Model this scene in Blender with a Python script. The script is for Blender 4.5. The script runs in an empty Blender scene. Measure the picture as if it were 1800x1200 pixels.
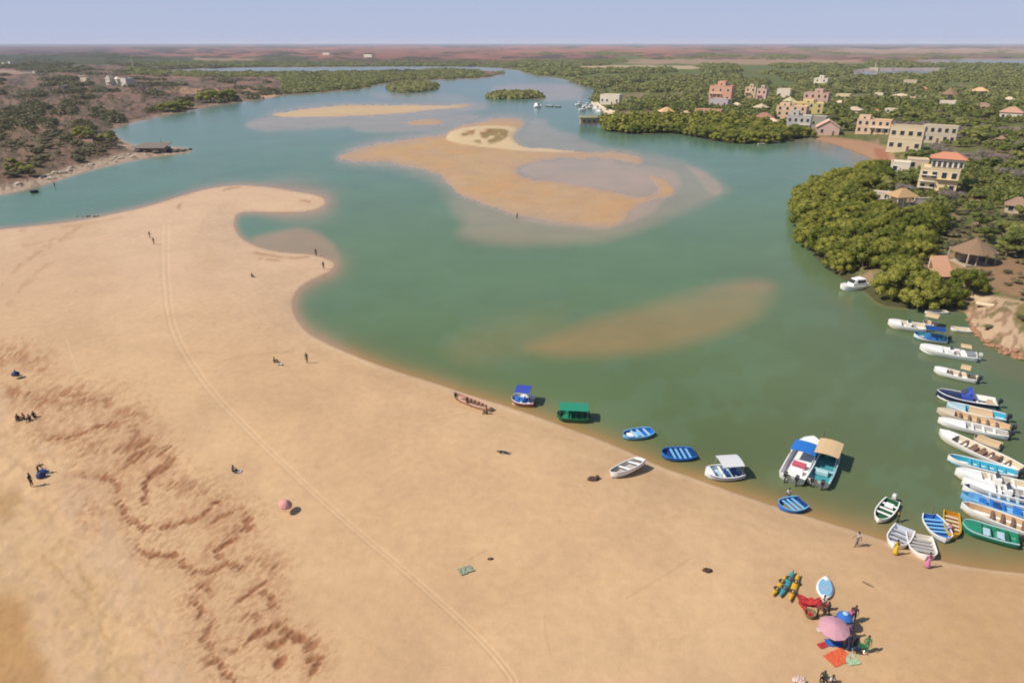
import bpy, math, random
import numpy as np
from mathutils import Vector, Matrix
R = math.radians
random.seed(7)
rng = np.random.default_rng(11)

# ------------------------------------------------------------------ camera, sky, sun, exposure
F_PX, CAM_H, PITCH = 1200.0, 45.0, R(23.63)
SP, CP = math.sin(PITCH), math.cos(PITCH)
scene = bpy.context.scene
cam_data = bpy.data.cameras.new("camera")
cam_data.sensor_width = 36.0
cam_data.lens = 24.0
cam_data.clip_start = 0.5
cam_data.clip_end = 200000.0
cam = bpy.data.objects.new("camera", cam_data)
scene.collection.objects.link(cam)
cam.location = (0, 0, CAM_H)
cam.rotation_euler = (math.pi/2 - PITCH, 0, 0)
scene.camera = cam

SUN_EL, SUN_TRAVEL = R(48), math.atan2(0.26, 1.0)       # light travels towards +X and a little +Y
world = bpy.data.worlds.new("World")
scene.world = world
world.use_nodes = True
wn = world.node_tree.nodes; wl = world.node_tree.links
wn.clear()
sky = wn.new("ShaderNodeTexSky"); sky.sky_type = 'NISHITA'; sky.sun_disc = False
sky.sun_elevation = SUN_EL
sx, sy = -math.cos(SUN_TRAVEL), -math.sin(SUN_TRAVEL)
sky.sun_rotation = math.atan2(sx, sy)
sky.air_density = 1.15; sky.dust_density = 0.5; sky.ozone_density = 2.5; sky.altitude = 0
bg = wn.new("ShaderNodeBackground"); bg.inputs[1].default_value = 0.075
wo = wn.new("ShaderNodeOutputWorld")
# pale lavender band of dusty air low over the horizon
wtc = wn.new("ShaderNodeTexCoord"); wsx = wn.new("ShaderNodeSeparateXYZ"); wl.new(wtc.outputs["Generated"], wsx.inputs[0])
wmr = wn.new("ShaderNodeMapRange"); wmr.interpolation_type = 'SMOOTHSTEP'
wmr.inputs[1].default_value = 0.0; wmr.inputs[2].default_value = 0.42; wmr.inputs[3].default_value = 0.93; wmr.inputs[4].default_value = 0.0
wl.new(wsx.outputs[2], wmr.inputs[0])
wr = wn.new("ShaderNodeValToRGB"); wl.new(wsx.outputs[2], wr.inputs[0])
wr.color_ramp.elements[0].position = 0.0; wr.color_ramp.elements[0].color = (4.1/8, 4.55/8, 6.35/8, 1)
wr.color_ramp.elements[1].position = 0.09; wr.color_ramp.elements[1].color = (3.35/8, 4.2/8, 6.3/8, 1)
wsc = wn.new("ShaderNodeVectorMath"); wsc.operation = 'SCALE'; wsc.inputs["Scale"].default_value = 8.0; wl.new(wr.outputs[0], wsc.inputs[0])
wmx = wn.new("ShaderNodeMix"); wmx.data_type = 'RGBA'; wmx.clamp_result = False
wl.new(wmr.outputs[0], wmx.inputs[0]); wl.new(sky.outputs[0], wmx.inputs[6]); wl.new(wsc.outputs[0], wmx.inputs[7])
wl.new(wmx.outputs[2], bg.inputs[0]); wl.new(bg.outputs[0], wo.inputs[0])
sun_data = bpy.data.lights.new("sun", 'SUN')
sun_data.energy = 3.6; sun_data.angle = R(0.6); sun_data.color = (1.0, 0.93, 0.83)
sun = bpy.data.objects.new("sun", sun_data)
scene.collection.objects.link(sun)
sun_dir = Vector((math.cos(SUN_TRAVEL)*math.cos(SUN_EL), math.sin(SUN_TRAVEL)*math.cos(SUN_EL), -math.sin(SUN_EL)))
sun.rotation_euler = sun_dir.to_track_quat('-Z', 'Y').to_euler()
scene.view_settings.view_transform = 'Standard'
scene.view_settings.look = 'None'
scene.view_settings.exposure = 0.6
scene.view_settings.gamma = 1.0
scene.render.filter_size = 1.9
scene.cycles.filter_width = 1.9
scene.cycles.max_bounces = 8
scene.cycles.volume_bounces = 1
scene.cycles.transparent_max_bounces = 16
scene.cycles.use_denoising = True

# ------------------------------------------------------------------ map helpers (a traced survey: u, v are map coordinates of the z=0 plane)
def uv_to_xy(u, v):
    a = (600.0 - v)/F_PX
    y = CAM_H*(CP + a*SP)/(SP - a*CP)
    x = (u - 900.0)*(y*CP + CAM_H*SP)/F_PX
    return x, y
def xy_to_uv(x, y):
    Z = y*CP + CAM_H*SP
    return 900 + F_PX*x/Z, 600 - F_PX*(y*SP - CAM_H*CP)/Z

def _h(ix, iy, seed):
    h = (ix*374761393 + iy*668265263 + seed*362437) & 0xffffffff
    h = ((h ^ (h >> 13))*1274126177) & 0xffffffff
    return ((h ^ (h >> 16)) & 0xffffff)/float(0xffffff)
def vnoise(x, y, seed=0):
    x = np.asarray(x, float); y = np.asarray(y, float)
    xi = np.floor(x).astype(np.int64); yi = np.floor(y).astype(np.int64)
    fx = x - xi; fy = y - yi
    fx = fx*fx*(3 - 2*fx); fy = fy*fy*(3 - 2*fy)
    return ((_h(xi, yi, seed)*(1-fx) + _h(xi+1, yi, seed)*fx)*(1-fy)
            + (_h(xi, yi+1, seed)*(1-fx) + _h(xi+1, yi+1, seed)*fx)*fy)
def fbm(x, y, s, oct=4, seed=0):
    t = 0; a = 0.5; n = 0; f = 1.0/s
    for i in range(oct):
        t = t + a*vnoise(np.asarray(x)*f, np.asarray(y)*f, seed + i*17); n += a; a *= .5; f *= 2.03
    return t/n
def smooth(a, b, x):
    t = np.clip((x - a)/(b - a), 0, 1)
    return t*t*(3 - 2*t)
def chaikin(P, closed=True, n=1):
    P = [np.array(p, float) for p in P]
    for _ in range(n):
        Q = []
        m = len(P)
        for i in range(m if closed else m-1):
            a, b = P[i], P[(i+1) % m]
            Q += [a*.75 + b*.25, a*.25 + b*.75]
        P = Q
    return np.array(P)
def seg_dist(P, U, V, closed=True, aniso=1.0):
    d = np.full(U.shape, 1e18)
    n = len(P)
    for i in range(n if closed else n-1):
        ax, ay = P[i]; bx, by = P[(i+1) % n]
        ay *= aniso; by *= aniso
        ex, ey = bx-ax, by-ay
        L = ex*ex + ey*ey + 1e-9
        px = U - ax; py = V*aniso - ay
        t = np.clip((px*ex + py*ey)/L, 0, 1)
        px = px - t*ex; py = py - t*ey
        d = np.minimum(d, px*px + py*py)
    return np.sqrt(d)
def inside(P, U, V):
    c = np.zeros(U.shape, bool)
    n = len(P)
    for i in range(n):
        ax, ay = P[i]; bx, by = P[(i+1) % n]
        if ay == by: continue
        m = ((ay > V) != (by > V)) & (U < (bx-ax)*(V-ay)/(by-ay) + ax)
        c ^= m
    return c
def sdf(P, U, V, aniso=1.0, pad=None):
    """positive inside; evaluated only within pad of the polygon's box, else -1e3"""
    P = np.asarray(P, float)
    U = np.asarray(U, float); V = np.asarray(V, float)
    if pad is None:
        d = seg_dist(P, U, V, True, aniso)
        return np.where(inside(P, U, V), d, -d)
    out = np.full(U.shape, -1e3)
    m = (U > P[:, 0].min()-pad) & (U < P[:, 0].max()+pad) & (V > P[:, 1].min()-pad) & (V < P[:, 1].max()+pad)
    if m.any():
        u, v = U[m], V[m]
        d = seg_dist(P, u, v, True, aniso)
        out[m] = np.where(inside(P, u, v), d, -d)
    return out

# ------------------------------------------------------------------ the traced shores
BEACH_N = [(-1500, 560), (-700, 470), (-200, 425), (0, 403), (60, 397), (100, 393), (150, 386), (200, 376), (255, 364), (300, 350),
  (345, 336), (390, 327), (430, 325), (480, 329), (525, 337), (556, 342), (574, 350), (572, 361), (556, 369), (525, 374),
  (480, 374), (440, 372), (418, 375), (412, 387), (414, 403), (424, 419), (448, 432), (485, 442), (520, 445), (550, 447),
  (572, 453), (590, 462), (586, 474), (568, 484), (545, 493), (524, 508), (514, 528), (518, 556), (541, 585), (573, 602),
  (620, 623), (690, 650), (760, 671), (830, 695), (905, 717), (985, 746), (1082, 782), (1163, 820), (1220, 839), (1275, 859), (1340, 882),
  (1411, 903), (1470, 922), (1536, 942), (1590, 962), (1647, 984), (1720, 998), (1800, 1006), (1950, 1022), (2500, 1090), (4000, 1300)]
RIGHT_BANK = [(4000, 1050), (2600, 860), (2050, 700), (1900, 655), (1800, 632), (1765, 622), (1738, 608), (1716, 588), (1706, 566), (1694, 546), (1650, 541),
  (1590, 542), (1545, 536), (1524, 514), (1490, 494), (1452, 470), (1424, 440), (1404, 405), (1396, 372), (1400, 348),
  (1435, 328), (1490, 314), (1545, 303), (1556, 296), (1540, 284), (1512, 271), (1480, 259), (1450, 250), (1420, 243),
  (1395, 246), (1350, 253), (1300, 252), (1255, 248), (1215, 239), (1190, 234), (1120, 236), (1064, 231), (1062, 214), (1090, 207),
  (1066, 200), (1042, 185), (1046, 172), (1060, 161), (1020, 147), (995, 140), (940, 131), (905, 123)]
FAR_LAGOON = [(880, 119), (820, 117.3), (700, 117), (560, 117.6), (420, 119.5), (330, 121.5), (262, 125.5), (340, 127.5), (480, 128.5), (600, 128),
  (700, 125), (800, 123), (870, 125), (888, 129), (860, 136), (790, 139.5), (722, 141), (660, 148), (640, 156)]
LEFT_BANK = [(560, 162), (500, 166), (470, 173), (420, 179), (380, 184), (345, 192), (300, 200), (250, 212), (215, 220), (194, 228),
  (204, 238), (216, 250), (240, 257), (275, 257), (310, 260), (338, 264), (330, 268), (290, 273), (240, 280), (190, 291),
  (140, 304), (90, 321), (40, 335), (0, 343), (-200, 372), (-700, 420), (-1500, 480)]
WATER = chaikin(BEACH_N + RIGHT_BANK + FAR_LAGOON + LEFT_BANK, True, 1)
BANK_M = chaikin([(592, 273), (640, 258), (700, 244), (750, 239), (784, 239), (792, 228), (820, 219), (860, 210), (895, 206), (920, 211), (922, 224), (905, 236),
  (902, 250), (925, 261), (985, 263), (1055, 266), (1105, 270), (1130, 278), (1128, 290), (1090, 284), (1040, 278), (975, 280), (925, 288), (905, 300), (925, 313), (985, 320),
  (1050, 330), (1120, 345), (1150, 343), (1160, 330), (1136, 312), (1150, 306), (1180, 322), (1190, 340), (1168, 352), (1130, 358), (1110, 376), (1090, 395), (1050, 403), (1000, 396), (950, 384),
  (895, 378), (850, 360), (812, 344), (792, 328), (775, 308), (745, 297), (700, 290), (645, 285), (604, 281)], True, 2)
BANK_N = chaikin([(470, 201), (520, 192), (575, 186), (640, 184), (720, 184), (800, 184), (840, 184), (800, 191), (740, 197), (690, 202), (630, 204), (560, 207), (500, 209)], True, 2)
BANK_O = chaikin([(715, 214), (745, 209), (780, 210), (782, 217), (750, 222), (718, 220)], True, 2)
POND_R = chaikin([(1500, 128), (1560, 124), (1640, 124), (1660, 129), (1580, 137), (1500, 139)], True, 1)
RIVER_R1 = chaikin([(1590, 110), (1700, 106.5), (1850, 106), (2600, 106), (2600, 114), (1850, 113.5), (1700, 113)], True, 1)
RIVER_R2 = chaikin([(1395, 146), (1450, 141), (1500, 138), (1515, 142), (1460, 148), (1410, 152)], True, 1)
ISLE_1 = chaikin([(684, 155), (695, 150), (730, 148), (762, 150), (766, 156), (740, 161), (700, 163)], True, 1)
ISLE_2 = chaikin([(862, 170), (880, 166), (930, 166), (947, 169), (944, 174), (900, 174), (866, 174)], True, 1)
ISLE_3 = chaikin([(640, 150), (680, 146), (720, 141), (650, 146), (600, 152)], True, 1)

XS_DIV = [-4000, -500, 0, 340, 620, 1000, 1600, 1800, 2600, 6000]
YS_DIV = [500, 450, 372, 300, 300, 600, 690, 820, 980, 1300]

def survey(U, V):
    """land height and the masks of the setting at map points U, V"""
    w = sdf(WATER, U, V)
    banks = np.maximum.reduce([sdf(BANK_M, U, V, pad=60), sdf(BANK_N, U, V, 1.6, pad=60), sdf(BANK_O, U, V, 1.6, pad=40)])
    banks = np.where(banks > -900, banks + 9*(fbm(U, V*1.7, 30, 4, 15)-.5) + 3*(fbm(U, V*2, 8, 2, 16)-.5), banks)
    isles = np.maximum.reduce([sdf(ISLE_1, U, V, pad=30), sdf(ISLE_2, U, V, pad=30)])
    ponds = np.maximum.reduce([sdf(POND_R, U, V, 3, pad=30), sdf(RIVER_R1, U, V, 3, pad=30), sdf(RIVER_R2, U, V, 3, pad=30)])
    land = np.maximum.reduce([-w, banks, isles])
    beach = (V > np.interp(U, XS_DIV, YS_DIV))
    right = (~beach) & (U > 880)
    return w, banks, isles, ponds, land, beach, right

def height(U, V, s=None, X=None, Y=None):
    w, banks, isles, ponds, land, beach, right = s or survey(U, V)
    if X is None: X, Y = uv_to_xy(U, V)
    L = np.maximum(-w, 0)
    hb = 1.15*np.tanh(L/70) + 0.05*np.tanh(L/4)
    scar = smooth(0, 60, L)
    hb = hb + scar*0.25*(fbm(X, Y, 14, 4, 3) - .5)
    rr = np.clip(L/22, 0, None)
    hr = 3.2*np.tanh(rr/2.5) + 1.0*(fbm(X, Y, 60, 3, 5) - .3)*np.tanh(rr)
    hl = 0.25*np.tanh(L/4) + 3.6*np.tanh(np.clip(L-6, 0, None)/45)
    hl = hl + 1.4*(fbm(X, Y, 50, 3, 6) - .3)*np.tanh(L/30)
    h = np.where(beach, hb, np.where(right, hr, hl))
    hbank = 0.20*np.tanh(banks/18) + 0.3*smooth(0, 30, banks)*(fbm(X, Y, 40, 3, 9) - .45)
    hbank = hbank + 1.0*sdf_dune(U, V)
    h = np.where(w > 0, np.where(banks > 0, hbank, np.where(isles > 0, .4*np.tanh(isles/3), -1.6*np.tanh(np.minimum(-banks, np.minimum(w, -isles))/24))), h)
    h = np.where((w <= 0) & (ponds > 0), -0.5*np.tanh(ponds/3), h)
    return h
DUNE = chaikin([(783, 240), (795, 229), (830, 222), (880, 221), (912, 226), (905, 240), (925, 258), (985, 263), (1040, 266), (1000, 269), (930, 267), (870, 262), (810, 255), (786, 249)], True, 2)
def sdf_dune(U, V):
    return 0.9*smooth(-2, 16, sdf(DUNE, U, V, pad=20))

def at(u, v, z=None, lift=0.0):
    """the ground point seen at map point (u, v); z fixes the plane instead"""
    if z is not None:
        x, y = uv_to_xy(u, v)
        k = (CAM_H - z)/CAM_H
        return Vector((x*k, y*k, z))
    zz = 0.0
    for _ in range(5):
        x, y = uv_to_xy(u, v)
        k = (CAM_H - zz)/CAM_H
        uu, vv = xy_to_uv(x*k, y*k)
        zz = float(height(np.array([uu]), np.array([vv]))[0])
    return Vector((x*k, y*k, zz + lift))
def depth_of(p):
    return p[1]*CP + (CAM_H - p[2])*SP
def ground_z(X, Y):
    X = np.atleast_1d(np.asarray(X, float)); Y = np.atleast_1d(np.asarray(Y, float))
    u, v = xy_to_uv(X, Y)
    return height(u, v)

# ------------------------------------------------------------------ materials
def lin(c):
    return tuple(((x/255.0)/12.92 if x/255.0 <= .04045 else ((x/255.0+.055)/1.055)**2.4) for x in c)
MATS = {}
def pm(name, col, rough=.6, var=.12, scale=3.0, bump=0.0, metal=0.0, spec=.5, sub=None):
    """procedural painted / woven / earthen surface: base colour broken up by noise at two scales"""
    if name in MATS: return MATS[name]
    m = bpy.data.materials.new(name); m.use_nodes = True
    nt = m.node_tree; N = nt.nodes; Lk = nt.links
    b = N["Principled BSDF"]
    tc = N.new("ShaderNodeTexCoord")
    n1 = N.new("ShaderNodeTexNoise"); n1.inputs["Scale"].default_value = scale; n1.inputs["Detail"].default_value = 5
    Lk.new(tc.outputs["Object"], n1.inputs["Vector"])
    mx = N.new("ShaderNodeMix"); mx.data_type = 'RGBA'
    c = Vector(col)
    mx.inputs[6].default_value = (*(c*(1-var)), 1)
    mx.inputs[7].default_value = (*[min(.95, x*(1+var)) for x in c], 1)
    Lk.new(n1.outputs["Fac"], mx.inputs[0])
    Lk.new(mx.outputs[2], b.inputs["Base Color"])
    b.inputs["Roughness"].default_value = rough
    b.inputs["Metallic"].default_value = metal
    b.inputs["Specular IOR Level"].default_value = spec
    if bump:
        bp = N.new("ShaderNodeBump"); bp.inputs["Strength"].default_value = bump; bp.inputs["Distance"].default_value = .05
        Lk.new(n1.outputs["Fac"], bp.inputs["Height"]); Lk.new(bp.outputs[0], b.inputs["Normal"])
    MATS[name] = m
    return m

# ------------------------------------------------------------------ ground: one sheet to the horizon
def axis_u():
    return np.concatenate([np.linspace(-9000, -1500, 12)[:-1], np.arange(-1500, -300, 60), np.arange(-300, -20, 14), np.arange(-20, 1820, 2.2),
                           np.arange(1822, 2100, 14), np.arange(2100, 3300, 60), np.linspace(3300, 10800, 12)])
def axis_v(stepv=2.0):
    return np.concatenate([[75.75, 76, 76.4, 77, 77.7, 78.5, 79.4, 80.4, 81.5, 82.7], np.arange(84, 180, 1.3), np.arange(180, 1214, stepv),
                           np.arange(1216, 1500, 14), np.arange(1500, 4200, 150)])
def grid_mesh(name, us, vs):
    U, V = np.meshgrid(us, vs)
    X, Y = uv_to_xy(U, V)
    return U, V, X, Y
def make_grid_object(name, X, Y, Z, keep=None):
    nv, nu = X.shape
    co = np.stack([X, Y, Z], -1).reshape(-1, 3)
    i = np.arange(nv*nu).reshape(nv, nu)
    q = np.stack([i[1:, :-1], i[1:, 1:], i[:-1, 1:], i[:-1, :-1]], -1)
    if keep is not None:
        k = keep[1:, :-1] | keep[1:, 1:] | keep[:-1, 1:] | keep[:-1, :-1]
        q = q[k]
    q = q.reshape(-1, 4)
    used = np.zeros(nv*nu, bool); used[q.ravel()] = True
    remap = np.cumsum(used) - 1
    co = co[used]; q = remap[q]
    me = bpy.data.meshes.new(name)
    me.vertices.add(len(co)); me.vertices.foreach_set("co", co.astype(np.float32).ravel())
    me.loops.add(q.size); me.loops.foreach_set("vertex_index", q.astype(np.int32).ravel())
    me.polygons.add(len(q))
    me.polygons.foreach_set("loop_start", np.arange(0, q.size, 4, dtype=np.int32))
    me.polygons.foreach_set("loop_total", np.full(len(q), 4, np.int32))
    me.polygons.foreach_set("use_smooth", np.ones(len(q), bool))
    me.update()
    o = bpy.data.objects.new(name, me)
    scene.collection.objects.link(o)
    o["kind"] = "structure"
    return o, used

# Sunlit look of a colour = albedo * K; albedos below are given as the look divided by K
K_LOOK = 1.62
def look(r, g, b, k=K_LOOK):
    return np.array([x/k for x in lin((r, g, b))])

U, V, X, Y = grid_mesh("ground", axis_u(), axis_v())
S = survey(U, V)
w, banks, isles, ponds, land, beach, right = S
H = height(U, V, S, X, Y)
RNG = np.sqrt(X*X + Y*Y)
n1 = fbm(X, Y, 30, 5, 21); n2 = fbm(X, Y, 7, 4, 22); n3 = fbm(X, Y, 2.2, 3, 23)
nu_ = fbm(U, V*2.0, 70, 5, 24)           # broad patches
C = np.zeros(U.shape + (3,))
def put(mask, col):
    global C
    C += (np.asarray(col) - C)*np.clip(mask, 0, 1)[..., None]

# beach sand
C[:] = look(234, 192, 145)
put(smooth(.35, .7, fbm(X, Y, 26, 4, 31))*.5, look(231, 193, 148))
put(smooth(.5, .8, fbm(X, Y, 9, 4, 32))*.35, look(214, 175, 132))
put(smooth(700, 420, V)*smooth(660, 560, U)*.6, look(229, 195, 166))
put(smooth(1200, 1800, U)*smooth(850, 1050, V)*.85, look(212, 170, 122))
L = -w
# wet strip and the drier rim along the water
put(beach*(1-smooth(0, 5, L))*.55, look(206, 165, 118))
rim = np.exp(-((L-7-3*(n2-.5))/3.5)**2)*(U > 515)*beach
put(rim*.55, look(236, 204, 164))
put(np.exp(-((L-26-8*(n1-.5))/9)**2)*beach*.22*(U > 540), look(206, 164, 118))
# broad cooler and warmer tracts
put(beach*smooth(.45, .65, fbm(U+V*.7, V-U*.6, 130, 4, 61))*.35, look(216, 176, 136))
# left bank and right bank earth
lb = (~beach) & (~right) & (w <= 0)
rb = right & (w <= 0)
put(lb*1.0, look(134, 108, 92))
put(lb*smooth(.42, .6, nu_)*.8, look(116, 96, 80))
put(lb*smooth(.5, .62, fbm(U, V*3, 46, 4, 41))*.8, look(150, 112, 94))
put(lb*smooth(.52, .66, fbm(U, V*2.2, 30, 4, 47))*.75*smooth(230, 190, V), look(84, 74, 66))
put(lb*smooth(.55, .7, fbm(U, V*2.5, 24, 4, 42))*.8, look(94, 92, 64))
put(lb*(V > 225)*smooth(.4, .6, fbm(U, V*1.8, 40, 4, 48))*.6, look(104, 94, 68))
put(lb*(V > 255)*(1-smooth(8, 15, L+4*(n2-.5)))*smooth(345, 320, U)*.9, look(208, 182, 156))
put(lb*(V <= 255)*(V > 165)*(1-smooth(2, 5, L))*.7, look(186, 154, 128))
put(rb*1.0, look(122, 122, 72))
put(rb*smooth(.45, .6, nu_)*.8, look(98, 112, 52))
put(rb*smooth(.52, .64, fbm(U, V*2.5, 34, 4, 43))*.85, look(152, 128, 96))
put(rb*smooth(.62, .72, fbm(U, V*2.5, 22, 4, 44))*.7, look(182, 152, 120))

hf = fbm(U, V*2.0, 7, 3, 49); hf2 = fbm(U, V*2.4, 3.2, 2, 50)
put(lb*smooth(.52, .68, hf)*.55, look(88, 78, 62)); put(lb*smooth(.55, .75, hf2)*.45, look(160, 128, 106))
put(lb*smooth(.48, .35, hf)*.35, look(168, 132, 110)*(.95))
put(rb*smooth(.52, .68, hf)*.45, look(84, 92, 48)); put(rb*smooth(.58, .75, hf2)*.35, look(176, 150, 110))
def patch(pts, col, soft=6, amt=1.0, aniso=1.5, warp=6, limit=None, n=2):
    P = chaikin(pts, True, n)
    d = sdf(P, U + warp*(nu_-.5)*2, V, aniso, pad=soft*3+20)
    m = smooth(-soft, soft, d)*amt
    if limit is not None: m = m*limit
    put(m, col)
notw = (w <= 0)
# brown sand beach of the right bank, red weed line, tan track by the moorings
patch([(1430, 240), (1480, 245), (1530, 254), (1562, 268), (1576, 288), (1568, 318), (1556, 310), (1548, 290), (1520, 276), (1480, 262), (1440, 252)], look(190, 146, 112), 3, 1, limit=notw)
patch([(1530, 262), (1556, 270), (1566, 292), (1560, 304), (1548, 292)], look(170, 100, 74), 3, .6, limit=notw)
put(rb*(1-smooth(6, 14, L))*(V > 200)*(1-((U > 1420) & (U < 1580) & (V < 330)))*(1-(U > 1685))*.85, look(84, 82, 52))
patch([(1690, 532), (1720, 530), (1760, 552), (1800, 560), (1900, 600), (1900, 665), (1790, 640), (1740, 616), (1712, 590), (1700, 560)], look(206, 174, 140), 5, 1, limit=notw)
put((right & (U > 1680) & (V > 520) & notw)*smooth(.5, .62, fbm(U, V*1.5, 10, 4, 62))*.75, look(158, 122, 92))
put((right & (U > 1680) & (V > 520) & notw)*smooth(.56, .66, fbm(U, V*1.5, 14, 4, 63))*.7, look(112, 106, 62))
patch([(1700, 490), (1760, 480), (1820, 480), (1900, 540), (1800, 560), (1740, 530)], look(168, 132, 100), 6, .9, limit=notw)
patch([(1770, 560), (1830, 560), (1830, 615), (1790, 605)], look(120, 116, 62), 5, .8, limit=notw)
patch([(1700, 527), (1722, 533), (1742, 545), (1730, 549), (1706, 539)], look(232, 204, 160), 2, .9, limit=notw)
patch([(1640, 470), (1700, 465), (1700, 500), (1650, 500)], look(190, 150, 110), 4, .8, limit=notw)
patch([(1500, 340), (1700, 345), (1760, 372), (1640, 380), (1520, 366)], look(168, 138, 104), 6, .8, limit=notw)
# far plain
far = notw & (V < 124)
put(smooth(118, 108, V)*notw, look(150, 102, 90))
put(smooth(118, 108, V)*notw*smooth(.45, .6, fbm(U, V*9, 60, 4, 51)), look(176, 116, 96))
put(smooth(118, 106, V)*notw*smooth(.50, .62, fbm(U, V*12, 36, 5, 52))*.9, look(84, 70, 62))
put(smooth(500, 0, U)*smooth(112, 100, V)*notw*.75, look(86, 74, 84))  # purple haze at the left, tinted into the ground colour
put(smooth(86, 80, V)*notw*.75, look(88, 84, 98))  # bluish haze along the horizon, painted into the ground colour
def strip(u0, u1, v0, v1, col, amt=1.0, soft=1.2, seed=0, fray=40):
    du = fray*(fbm(U, V*12, 40, 3, 70+seed)-.5)*2
    dv = (v1-v0)*.8*(fbm(U, V*3, 50, 3, 90+seed)-.5)
    m = smooth(0, 20, U+du-u0)*smooth(0, 20, u1-U-du)*smooth(-soft, soft, V+dv-v0)*smooth(-soft, soft, v1-V-dv)
    put(m*amt*notw, col)
GREEN = look(70, 86, 48)
strip(-900, 560, 101, 117, look(74, 82, 56), .9, seed=1)
strip(240, 960, 110, 117, look(66, 80, 50), .95, seed=2)
strip(430, 1300, 104, 109, look(92, 84, 62), .6, seed=3)
strip(1180, 2600, 95, 101, look(98, 100, 72), .8, seed=4)
strip(900, 2700, 108, 165, look(110, 118, 64), .9, seed=5)
strip(1240, 2700, 94, 104, look(160, 134, 106), .5, seed=21, fray=90)
strip(1000, 1230, 117, 125, look(206, 178, 144), .95, seed=6, fray=14)
strip(1100, 1520, 107, 116, look(182, 150, 122), .85, seed=7, fray=60)
strip(1440, 2600, 87, 95, look(190, 158, 132), .75, seed=8)
strip(1260, 1500, 88, 94, look(170, 122, 102), .7, seed=9)
strip(900, 1250, 84, 97, look(184, 120, 94), .65, seed=10)
strip(560, 900, 86, 99, look(158, 106, 88), .6, seed=11)
strip(330, 470, 103, 108, look(186, 150, 124), .7, seed=12)
strip(400, 520, 157, 164, look(190, 148, 112), .9, seed=13)
strip(430, 500, 164, 176, look(206, 164, 128), .95, seed=14, fray=10)
strip(-80, 60, 129, 135, look(186, 158, 138), .8, seed=15)
strip(130, 160, 136, 141, look(190, 164, 140), .8, seed=16, fray=8)
strip(280, 420, 158, 168, look(196, 152, 118), .7, seed=17)
strip(-200, 110, 232, 244, look(176, 142, 122), .7, seed=18)
strip(130, 180, 244, 262, look(184, 142, 120), .7, seed=19, fray=20)
put((ponds > -4)*notw*.9, look(168, 152, 142))
patch([(1500, 126), (1560, 122), (1660, 122), (1672, 129), (1590, 139), (1490, 141)], look(172, 156, 148), 2, 1, 2, 0, notw)
# sandbanks
inb = (w > 0) & (banks > -40)
put(inb*1.0, look(208, 172, 132))
put(inb*smooth(.4, .7, fbm(U-V*1.2, V*3.4, 60, 4, 55))*.8, look(212, 166, 118))
put(inb*smooth(.5, .7, fbm(U+V, V*4, 40, 4, 56))*.6, look(206, 172, 128))
put(inb*(1-smooth(0, 15, banks+9*(nu_-.5)))*.8, look(194, 164, 140))
put(inb*smooth(.5, .62, fbm(U+V*.5, V*4.5, 30, 4, 57))*.35, look(196, 162, 132))
put(smooth(-1, 6, sdf(BANK_N, U, V, 1.6, pad=20))*.8, look(222, 192, 150))
du = sdf(DUNE, U, V, 1.3, pad=30)
put(smooth(-1, 2, du), look(230, 200, 156))
gm_ = smooth(.36, .56, fbm(U, V*2, 12, 4, 58))
patch([(802, 238), (815, 231), (850, 227), (900, 229), (900, 244), (880, 253), (850, 256), (818, 249)], look(146, 122, 66), 3.5, .85, 1.5, 14, gm_)
patch([(808, 236), (840, 229), (872, 231), (860, 238), (826, 243)], look(160, 110, 70), 3.5, .7, 1.5, 14, smooth(.4, .6, fbm(U+40, V*2, 10, 3, 59)))
put((isles > -2)*1.0, look(84, 84, 50))
# sand under water: a wet ochre bed
dbeach = seg_dist(np.array(BEACH_N[1:-1], float), U, V, False)
put(((w > 0) & (banks <= 0) & (isles <= 0) & (H < 0.0))*1.0, look(186, 140, 92))
put((banks <= -6)*(dbeach > 12)*(w > 0)*1.0*(1-(V > 240)*(U < 345)), look(84, 84, 56))
put(((w > 0) & (banks <= 0) & (V < 470) & (banks > -60))*.6, look(206, 164, 140))

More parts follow.
